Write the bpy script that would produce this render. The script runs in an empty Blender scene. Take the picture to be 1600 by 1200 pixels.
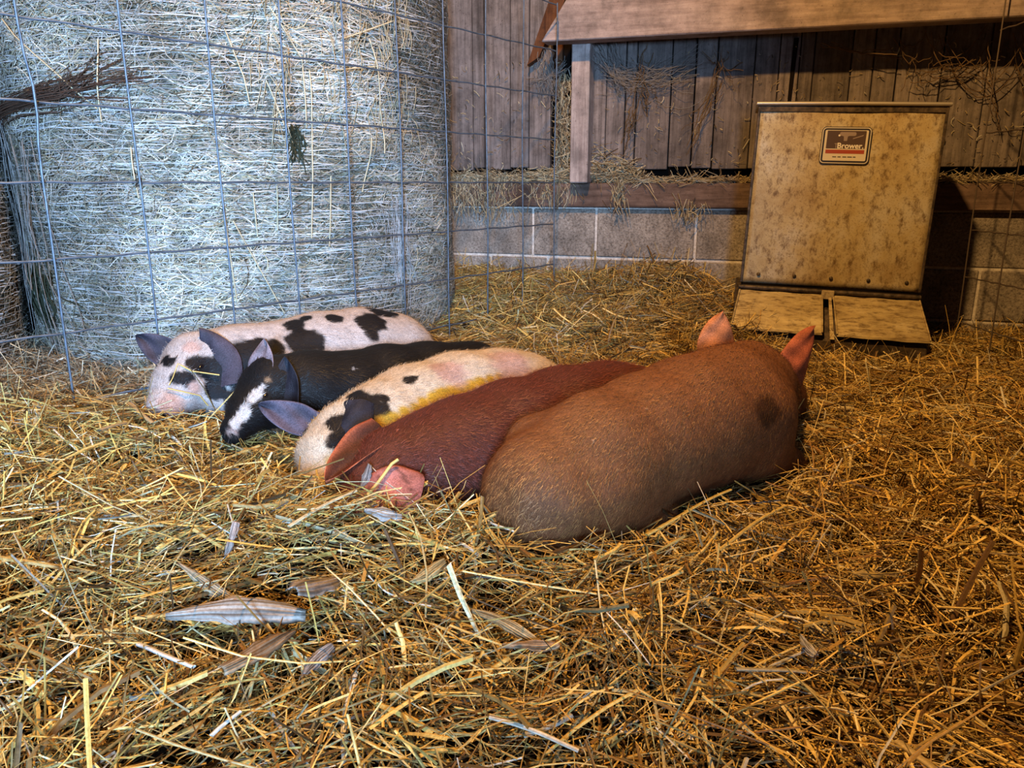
import bpy, bmesh, math, random
import numpy as np
from mathutils import Vector, Matrix

# ------------------------------------------------------------------ camera, world, light, exposure
scene = bpy.context.scene
COL = scene.collection
rng = np.random.default_rng(7)
random.seed(7)
PITCH = math.atan(315 / 1200)
cam_d = bpy.data.cameras.new('camera'); cam_d.sensor_width = 36.0; cam_d.lens = 27.0      # f = 1200 px on 1600
cam_d.clip_start = 0.02
cam_o = bpy.data.objects.new('camera', cam_d); COL.objects.link(cam_o)
cam_o.location = (0, 0, 0.705); cam_o.rotation_euler = (math.pi / 2 - PITCH, 0, 0)
scene.camera = cam_o

world = bpy.data.worlds.new('barn_dusk'); scene.world = world; world.use_nodes = True
world.node_tree.nodes['Background'].inputs[0].default_value = (0.30, 0.36, 0.50, 1)
world.node_tree.nodes['Background'].inputs[1].default_value = 0.012

bulb = bpy.data.lights.new('heat_bulb', 'POINT'); bulb.energy = 300; bulb.color = (1.0, 0.54, 0.165); bulb.shadow_soft_size = 0.05
bulb_o = bpy.data.objects.new('heat_bulb', bulb); COL.objects.link(bulb_o); bulb_o.location = (-0.04, 1.15, 2.55)

day = bpy.data.lights.new('doorway_daylight', 'AREA'); day.energy = 46; day.color = (0.36, 0.62, 1.0)
day.shape = 'RECTANGLE'; day.size = 0.36; day.size_y = 0.7; day.spread = math.radians(54)
day_o = bpy.data.objects.new('doorway_daylight', day); COL.objects.link(day_o)
day_o.location = (0.02, -1.6, 1.0)
day_o.rotation_euler = (Vector((-0.97, 2.3, 0.86)) - day_o.location).to_track_quat('-Z', 'Y').to_euler()

vs = scene.view_settings
scene.display_settings.display_device = 'sRGB'
vs.view_transform = 'Standard'; vs.look = 'None'; vs.gamma = 1.0; vs.use_curve_mapping = False; vs.exposure = 0.0

# ------------------------------------------------------------------ helpers
def tag(o, label=None, cat=None, group=None, kind=None):
    if label: o['label'] = label
    if cat: o['category'] = cat
    if group: o['group'] = group
    if kind: o['kind'] = kind
    return o

def link(o, parent=None):
    COL.objects.link(o)
    if parent is not None: o.parent = parent
    return o

def empty(name, loc=(0, 0, 0), rot=(0, 0, 0)):
    o = bpy.data.objects.new(name, None); o.empty_display_size = 0.1
    o.location = loc; o.rotation_euler = rot
    return link(o)

def np_mesh(name, verts, faces, mats=(), colors=None, mat_idx=None, smooth=False):
    """verts (N,3); faces (M,3) or (M,4); colors (N,3)"""
    me = bpy.data.meshes.new(name)
    verts = np.ascontiguousarray(verts, np.float32); faces = np.ascontiguousarray(faces, np.int32)
    nv, nf, k = len(verts), len(faces), faces.shape[1]
    me.vertices.add(nv); me.vertices.foreach_set('co', verts.ravel())
    me.loops.add(nf * k); me.loops.foreach_set('vertex_index', faces.ravel())
    me.polygons.add(nf); me.polygons.foreach_set('loop_start', np.arange(0, nf * k, k, dtype=np.int32))
    if mat_idx is not None: me.polygons.foreach_set('material_index', np.asarray(mat_idx, np.int32))
    me.polygons.foreach_set('use_smooth', np.full(nf, smooth, bool))
    for m in mats: me.materials.append(m)
    me.update(calc_edges=True)
    if colors is not None:
        a = me.color_attributes.new('Col', 'FLOAT_COLOR', 'POINT')
        c = np.ones((nv, 4), np.float32); c[:, :3] = colors
        a.data.foreach_set('color', c.ravel())
    return me

def obj(name, me, parent=None):
    return link(bpy.data.objects.new(name, me), parent)

def bm_obj(name, bm, mat, parent=None, smooth=False):
    me = bpy.data.meshes.new(name); bmesh.ops.recalc_face_normals(bm, faces=bm.faces[:]); bm.to_mesh(me); bm.free()
    if smooth: me.polygons.foreach_set('use_smooth', np.ones(len(me.polygons), bool))
    if mat: me.materials.append(mat)
    return obj(name, me, parent)

def bm_box(bm, lo, hi, bevel=0.0):
    vs_ = [bm.verts.new((x, y, z)) for z in (lo[2], hi[2]) for y in (lo[1], hi[1]) for x in (lo[0], hi[0])]
    fs = [bm.faces.new([vs_[i] for i in q]) for q in ((0, 2, 3, 1), (4, 5, 7, 6), (0, 1, 5, 4), (2, 6, 7, 3), (0, 4, 6, 2), (1, 3, 7, 5))]
    if bevel:
        es = list({e for f in fs for e in f.edges})
        bmesh.ops.bevel(bm, geom=es, offset=bevel, segments=1, affect='EDGES', profile=0.5)

def bm_prism(bm, pts, off):
    """closed polygon pts (3D) extruded by vector off"""
    a = [bm.verts.new(p) for p in pts]; b = [bm.verts.new(Vector(p) + Vector(off)) for p in pts]
    n = len(pts)
    bm.faces.new(a[::-1]); bm.faces.new(b)
    for i in range(n): bm.faces.new((a[i], a[(i + 1) % n], b[(i + 1) % n], b[i]))

def tube_arrays(pts, rad, n=6):
    pts = np.asarray(pts, float); K = len(pts)
    rad = np.broadcast_to(np.asarray(rad, float), (K,))
    t = np.gradient(pts, axis=0); t /= np.linalg.norm(t, axis=1)[:, None] + 1e-12
    up = np.array([0, 0, 1.0]) if abs(t[:, 2]).mean() < 0.8 else np.array([1.0, 0, 0])
    s = np.cross(t, up); s /= np.linalg.norm(s, axis=1)[:, None] + 1e-12
    w = np.cross(s, t)
    a = np.arange(n) * 2 * math.pi / n
    v = pts[:, None] + rad[:, None, None] * (np.cos(a)[None, :, None] * s[:, None] + np.sin(a)[None, :, None] * w[:, None])
    v = v.reshape(-1, 3)
    f = []
    for k in range(K - 1):
        for i in range(n):
            j = (i + 1) % n
            f.append((k * n + i, k * n + j, (k + 1) * n + j, (k + 1) * n + i))
    return v, np.array(f)

def tubes(name, lines, rad, mat, parent=None, n=6):
    V, Fc, o = [], [], 0
    for i, l in enumerate(lines):
        r = rad[i] if isinstance(rad, (list, tuple)) else rad
        v, f = tube_arrays(l, r, n); V.append(v); Fc.append(f + o); o += len(v)
    return obj(name, np_mesh(name, np.concatenate(V), np.concatenate(Fc), [mat], smooth=True), parent)

def ribbons(cent, side, width, fold=0.3, taper=None):
    """cent (N,K,3) centre lines, side (N,K,3) unit, width (N,) -> V-folded ribbons: verts, quads"""
    N, K, _ = cent.shape
    t = np.gradient(cent, axis=1)
    nrm = np.cross(t, side); nrm /= np.linalg.norm(nrm, axis=2, keepdims=True) + 1e-9
    w = width[:, None, None] * (taper[None, :, None] if taper is not None else 1.0)
    v = np.stack([cent - side * w / 2, cent + nrm * w * fold, cent + side * w / 2], axis=2)      # N,K,3,3
    base = (np.arange(N) * K * 3)[:, None, None]
    k = np.arange(K - 1)[None, :, None] * 3
    q = []
    for c in (0, 1):
        q.append(np.stack([base + k + c, base + k + c + 1, base + k + 3 + c + 1, base + k + 3 + c], axis=-1).reshape(-1, 4))
    return v.reshape(-1, 3), np.concatenate(q)

_ph = np.random.default_rng(3).uniform(0, 6.28, (24, 3)); _dr = np.random.default_rng(4).normal(size=(24, 3))
def noise3(p, freq, seed=0):
    """cheap smooth noise in [-1,1] from summed sines; p (N,3)"""
    r = np.zeros(len(p))
    for i in range(6):
        d = _dr[(i + seed * 5) % 24] * freq * (0.7 + 0.25 * i)
        r += np.sin(p @ d + _ph[(i + seed * 3) % 24, 0])
    return r / 3.2

def smoothstep(a, b, x):
    t = np.clip((x - a) / (b - a), 0, 1); return t * t * (3 - 2 * t)

# ------------------------------------------------------------------ materials
def new_mat(name, rough=0.7, spec=0.3, metal=0.0):
    m = bpy.data.materials.new(name); m.use_nodes = True
    nt = m.node_tree; b = nt.nodes['Principled BSDF']
    b.inputs['Roughness'].default_value = rough; b.inputs['Specular IOR Level'].default_value = spec; b.inputs['Metallic'].default_value = metal
    return m, nt, b

def N(nt, kind, **kw):
    n = nt.nodes.new(kind)
    for k, v in kw.items():
        if k.startswith('_'): setattr(n, k[1:], v)
        else: n.inputs[k.replace('__', ' ')].default_value = v
    return n

def ramp(nt, fac, stops):
    r = nt.nodes.new('ShaderNodeValToRGB'); e = r.color_ramp.elements
    while len(e) < len(stops): e.new(0.5)
    for el, (p, c) in zip(e, stops): el.position = p; el.color = (*c, 1) if len(c) == 3 else c
    nt.links.new(fac, r.inputs[0]); return r.outputs[0]

def coords(nt, scale=(1, 1, 1), src='Object'):
    tc = nt.nodes.new('ShaderNodeTexCoord'); mp = nt.nodes.new('ShaderNodeMapping'); mp.inputs['Scale'].default_value = scale
    nt.links.new(tc.outputs[src], mp.inputs[0]); return mp.outputs[0]

def noise(nt, vec, scale, detail=4, rough=0.6):
    n = N(nt, 'ShaderNodeTexNoise', Scale=scale, Detail=detail, Roughness=rough); nt.links.new(vec, n.inputs['Vector']); return n.outputs[0]

def mix(nt, a, b, fac, mode='MIX'):
    m = nt.nodes.new('ShaderNodeMix'); m.data_type = 'RGBA'; m.blend_type = mode
    for sock, val in ((m.inputs[0], fac), (m.inputs[6], a), (m.inputs[7], b)):
        if isinstance(val, bpy.types.NodeSocket): nt.links.new(val, sock)
        elif isinstance(val, (int, float)): sock.default_value = val
        else: sock.default_value = (*val, 1)
    return m.outputs[2]

def bump(nt, b, h, strength=0.3, dist=0.01):
    n = nt.nodes.new('ShaderNodeBump'); n.inputs['Strength'].default_value = strength; n.inputs['Distance'].default_value = dist
    nt.links.new(h, n.inputs['Height']); nt.links.new(n.outputs[0], b.inputs['Normal'])

def attr_mat(name, rough, spec, var=0.35, scale=300):
    m, nt, b = new_mat(name, rough, spec)
    a = nt.nodes.new('ShaderNodeAttribute'); a.attribute_name = 'Col'
    f = noise(nt, coords(nt), scale, 3)
    g = ramp(nt, f, [(0.3, (1 - var,) * 3), (0.7, (1 + var,) * 3)])
    nt.links.new(mix(nt, a.outputs[0], g, 1.0, 'MULTIPLY'), b.inputs[0])
    return m, nt, b

M_straw, nt, b = attr_mat('straw', 0.5, 0.35, 0.3, 220)
M_hay, nt, b = attr_mat('hay_fibre', 0.6, 0.25, 0.25, 150)
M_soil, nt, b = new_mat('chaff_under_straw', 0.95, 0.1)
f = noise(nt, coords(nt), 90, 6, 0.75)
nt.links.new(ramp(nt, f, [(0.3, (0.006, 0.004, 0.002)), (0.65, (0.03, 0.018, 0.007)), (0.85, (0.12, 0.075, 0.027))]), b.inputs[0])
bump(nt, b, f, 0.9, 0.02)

M_pig, nt, b = new_mat('pig_skin', 0.6, 0.2)
a = nt.nodes.new('ShaderNodeAttribute'); a.attribute_name = 'Col'
f1 = noise(nt, coords(nt), 45, 5, 0.7); f2 = noise(nt, coords(nt), 420, 2, 0.6)
c1 = mix(nt, a.outputs[0], ramp(nt, f1, [(0.3, (0.72,) * 3), (0.7, (1.2,) * 3)]), 1.0, 'MULTIPLY')
nt.links.new(mix(nt, c1, ramp(nt, f2, [(0.35, (0.7,) * 3), (0.65, (1.25,) * 3)]), 1.0, 'MULTIPLY'), b.inputs[0])
bump(nt, b, f2, 0.35, 0.004)
M_bristle, nt, b = attr_mat('bristle', 0.5, 0.25, 0.2, 100)
M_eye, nt, b = new_mat('dark_eye', 0.15, 0.6); b.inputs[0].default_value = (0.008, 0.006, 0.006, 1)

def wood(name, dark, mid, light, gscale=(40, 40, 2.0)):
    m, nt, b = new_mat(name, 0.8, 0.2)
    oi = nt.nodes.new('ShaderNodeObjectInfo')
    v = coords(nt, gscale); g = noise(nt, v, 1.6, 6, 0.7)
    base = ramp(nt, g, [(0.25, dark), (0.5, mid), (0.75, light)])
    blot = noise(nt, coords(nt), 9, 5, 0.7)
    base = mix(nt, base, ramp(nt, blot, [(0.35, (0.45,) * 3), (0.6, (1.15,) * 3)]), 0.8, 'MULTIPLY')
    speck = noise(nt, coords(nt), 120, 4, 0.8)
    base = mix(nt, base, (0.03, 0.02, 0.015), ramp(nt, speck, [(0.60, (0,) * 3), (0.68, (0.85,) * 3)]))
    r = nt.nodes.new('ShaderNodeMapRange'); r.inputs[3].default_value = 0.7; r.inputs[4].default_value = 1.2
    nt.links.new(oi.outputs['Random'], r.inputs[0])
    cc = nt.nodes.new('ShaderNodeCombineColor')
    for i in range(3): nt.links.new(r.outputs[0], cc.inputs[i])
    nt.links.new(mix(nt, base, cc.outputs[0], 1.0, 'MULTIPLY'), b.inputs[0])
    bump(nt, b, g, 0.35, 0.004)
    return m
M_plank = wood('weathered_plank', (0.06, 0.05, 0.046), (0.18, 0.152, 0.142), (0.28, 0.24, 0.226))
M_beam = wood('rough_beam', (0.15, 0.11, 0.10), (0.28, 0.22, 0.20), (0.38, 0.31, 0.28), (2.5, 30, 30))
M_stud = wood('pale_stud', (0.20, 0.15, 0.14), (0.36, 0.30, 0.28), (0.5, 0.43, 0.4))
M_sill = wood('sill_timber', (0.05, 0.03, 0.022), (0.15, 0.10, 0.08), (0.24, 0.17, 0.14), (2.5, 30, 30))
M_rust_wood = wood('brown_brace', (0.05, 0.018, 0.008), (0.13, 0.05, 0.02), (0.2, 0.085, 0.035))
M_black, nt, b = new_mat('dark_cavity', 0.95, 0.05); b.inputs[0].default_value = (0.008, 0.006, 0.005, 1)

M_block, nt, b = new_mat('cinder_block', 0.92, 0.15)
f1 = noise(nt, coords(nt), 110, 4, 0.85); f2 = noise(nt, coords(nt), 7, 4, 0.6)
c = ramp(nt, f1, [(0.34, (0.12, 0.10, 0.085)), (0.5, (0.34, 0.30, 0.26)), (0.68, (0.50, 0.45, 0.40))])
nt.links.new(mix(nt, c, ramp(nt, f2, [(0.35, (0.6,) * 3), (0.65, (1.15,) * 3)]), 1.0, 'MULTIPLY'), b.inputs[0])
bump(nt, b, f1, 0.8, 0.006)
M_mortar, nt, b = new_mat('mortar', 0.95, 0.1)
f1 = noise(nt, coords(nt), 90, 4, 0.7)
nt.links.new(ramp(nt, f1, [(0.35, (0.5, 0.46, 0.42)), (0.65, (0.78, 0.74, 0.68))]), b.inputs[0]); bump(nt, b, f1, 0.6, 0.004)
M_concrete, nt, b = new_mat('floor_concrete', 0.95, 0.1)
f1 = noise(nt, coords(nt), 20, 5, 0.7); nt.links.new(ramp(nt, f1, [(0.3, (0.05, 0.04, 0.03)), (0.7, (0.12, 0.1, 0.08))]), b.inputs[0])

M_wire, nt, b = new_mat('galvanised_wire', 0.45, 0.5, 0.35)
f1 = noise(nt, coords(nt), 40, 4, 0.6); nt.links.new(ramp(nt, f1, [(0.3, (0.05, 0.065, 0.085)), (0.6, (0.12, 0.15, 0.19))]), b.inputs[0])
M_wire_old, nt, b = new_mat('dull_wire', 0.6, 0.3, 0.4); b.inputs[0].default_value = (0.13, 0.10, 0.08, 1)

M_feeder, nt, b = new_mat('dirty_galvanised_sheet', 0.5, 0.35, 0.25)
f1 = noise(nt, coords(nt), 5, 5, 0.65); f2 = noise(nt, coords(nt, (1, 1, 0.6)), 42, 6, 0.75); f3 = noise(nt, coords(nt), 190, 3, 0.7)
c = ramp(nt, f1, [(0.32, (0.35, 0.24, 0.10)), (0.5, (0.50, 0.40, 0.22)), (0.68, (0.58, 0.53, 0.42))])
c = mix(nt, c, (0.12, 0.065, 0.025), ramp(nt, f2, [(0.50, (0,) * 3), (0.66, (0.9,) * 3)]))
c = mix(nt, c, (0.16, 0.09, 0.03), ramp(nt, f3, [(0.55, (0,) * 3), (0.68, (0.75,) * 3)]))
nt.links.new(c, b.inputs[0]); bump(nt, b, f2, 0.12, 0.003)
M_lid, nt, b = new_mat('worn_feeder_lid', 0.5, 0.35, 0.2)
f1 = noise(nt, coords(nt, (1, 3, 3)), 9, 6, 0.7); f2 = noise(nt, coords(nt, (0.6, 2, 2)), 40, 5, 0.7)
c = ramp(nt, f1, [(0.3, (0.27, 0.19, 0.08)), (0.55, (0.44, 0.34, 0.16)), (0.75, (0.56, 0.46, 0.26))])
c = mix(nt, c, (0.09, 0.045, 0.012), ramp(nt, f2, [(0.48, (0,) * 3), (0.66, (0.85,) * 3)]))
nt.links.new(c, b.inputs[0]); bump(nt, b, f2, 0.2, 0.003)
M_dark_steel, nt, b = new_mat('dark_steel', 0.55, 0.35, 0.4)
f1 = noise(nt, coords(nt), 60, 4, 0.6); nt.links.new(ramp(nt, f1, [(0.35, (0.03, 0.022, 0.016)), (0.7, (0.14, 0.10, 0.065))]), b.inputs[0])
M_rim, nt, b = new_mat('bare_rim_steel', 0.4, 0.5, 0.6); b.inputs[0].default_value = (0.5, 0.46, 0.4, 1)

def flat(name, c, rough=0.5, spec=0.4):
    m, nt, b = new_mat(name, rough, spec); b.inputs[0].default_value = (*c, 1); return m
M_ink_dark = flat('label_navy', (0.02, 0.018, 0.03)); M_paper = flat('label_white', (0.62, 0.56, 0.46)); M_red = flat('label_red', (0.33, 0.05, 0.025))
M_brownph = flat('label_photo', (0.075, 0.045, 0.04)); M_text = flat('label_lettering', (0.8, 0.75, 0.68)); M_mid = flat('label_grey', (0.28, 0.22, 0.21))
M_web, nt, b = new_mat('dusty_cobweb', 0.95, 0.05); b.inputs[0].default_value = (0.24, 0.23, 0.22, 1)
M_vine, nt, b = new_mat('dead_stem', 0.9, 0.1); b.inputs[0].default_value = (0.14, 0.09, 0.05, 1)

# ------------------------------------------------------------------ setting: floor and block-and-plank wall
WALL_P = np.array([0.569, 3.278]); WALL_A = math.radians(17.6)
WU = np.array([math.cos(WALL_A), -math.sin(WALL_A)]); WN = np.array([math.sin(WALL_A), math.cos(WALL_A)])
def wall_dist(x, y): return (WALL_P[0] - x) * WN[0] + (WALL_P[1] - y) * WN[1]
def wall_pt(s, off, z): q = WALL_P + s * WU - off * WN; return (q[0], q[1], z)

bm = bmesh.new(); bm_box(bm, (-3.2, -1.2, -0.12), (3.0, 4.6, 0.0))
tag(bm_obj('floor', bm, M_concrete), 'concrete barn floor lying under the straw bedding', kind='structure')

bm = bmesh.new(); bm_box(bm, (-2.7, 0.004, 0.0), (2.4, 0.14, 0.602)); bm_box(bm, (-2.7, 0.09, 0.602), (2.4, 0.14, 2.1))
wall = bm_obj('wall_back', bm, M_mortar)
wall.data.materials.append(M_black)
for p in wall.data.polygons:
    if p.center.z > 0.61: p.material_index = 1
wall.location = (WALL_P[0], WALL_P[1], 0); wall.rotation_euler = (0, 0, -WALL_A)
tag(wall, 'barn back wall of grey blocks below and upright weathered boards above', kind='structure')
def block(s0, s1, z0, z1):
    bm = bmesh.new(); bm_box(bm, (s0 + 0.005, random.uniform(-0.003, 0.002), z0 + 0.004), (s1 - 0.005, 0.1, z1 - 0.006), 0.004)
    bm_obj('block', bm, M_block, wall)
for z0, z1, j in ((0.0, 0.19, [-0.5, -0.22, 0.197]), (0.19, 0.391, [-1.103, -0.697, -0.433, 0.003]), (0.391, 0.602, [-0.906, -0.5, -0.22, 0.197])):
    j = list(j)
    while j[0] > -2.7: j.insert(0, j[0] - 0.416)
    while j[-1] < 2.35: j.append(j[-1] + 0.416)
    for a_, b_ in zip(j, j[1:]): block(a_, b_, z0, z1)
# sill timber
for a_, b_ in ((-2.7, -1.0), (-0.995, 0.86), (0.865, 2.4)):
    bm = bmesh.new(); bm_box(bm, (a_, -0.035, 0.604), (b_, 0.11, 0.703), 0.004); bm_obj('sill_board', bm, M_sill, wall)
# upright boards
edges = [-0.892, -0.775, -0.722, -0.605, -0.522, -0.424]
while edges[0] > -2.6: edges.insert(0, edges[0] - 0.12)
right = [-0.335, -0.262, -0.192, -0.115, -0.07, 0.067, 0.160, 0.242, 0.381, 0.47, 0.542, 0.593, 0.725, 0.80, 0.88, 1.03, 1.176, 1.318]
while right[-1] < 2.3: right.append(right[-1] + 0.13)
for lst in (edges, right):
    for i, (a_, b_) in enumerate(zip(lst, lst[1:])):
        g = 0.0035 if random.random() < 0.7 else 0.006
        y0 = random.uniform(-0.006, 0.004)
        bm = bmesh.new(); bm_box(bm, (a_ + g / 2, y0, 0.762 + random.uniform(-0.006, 0.006)), (b_ - g / 2, 0.03, 2.08), 0.0025)
        bm_obj('plank', bm, M_plank, wall)
bm = bmesh.new(); bm_box(bm, (-0.412, 0.02, 0.70), (-0.385, 0.04, 1.5), 0.002); bm_obj('rusty_strip', bm, M_rust_wood, wall)
bm = bmesh.new(); bm_box(bm, (-0.317, -0.10, 0.703), (-0.243, -0.008, 2.0), 0.004); bm_obj('stud', bm, M_stud, wall)
# diagonal brown brace behind the beam end
bm = bmesh.new(); bm_prism(bm, [(-0.515, -0.055, 1.17), (-0.465, -0.055, 1.20), (-0.30, -0.055, 1.52), (-0.30, -0.055, 1.66), (-0.37, -0.055, 1.55)], (0, 0.045, 0))
bm_obj('brace', bm, M_rust_wood, wall)
# header beam with a slanted end
bm = bmesh.new(); bm_prism(bm, [(-0.416, -0.2, 1.232), (2.3, -0.2, 1.225), (2.3, -0.2, 1.85), (-0.06, -0.2, 1.85), (-0.22, -0.2, 1.52)], (0, 0.092, 0))
bmesh.ops.bevel(bm, geom=bm.edges[:], offset=0.004, segments=1, affect='EDGES')
beam = bm_obj('trim_1', bm, M_beam); beam.location = wall.location; beam.rotation_euler = wall.rotation_euler
tag(beam, 'wide rough header beam with slanted end across the top of the wall', kind='structure')

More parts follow.
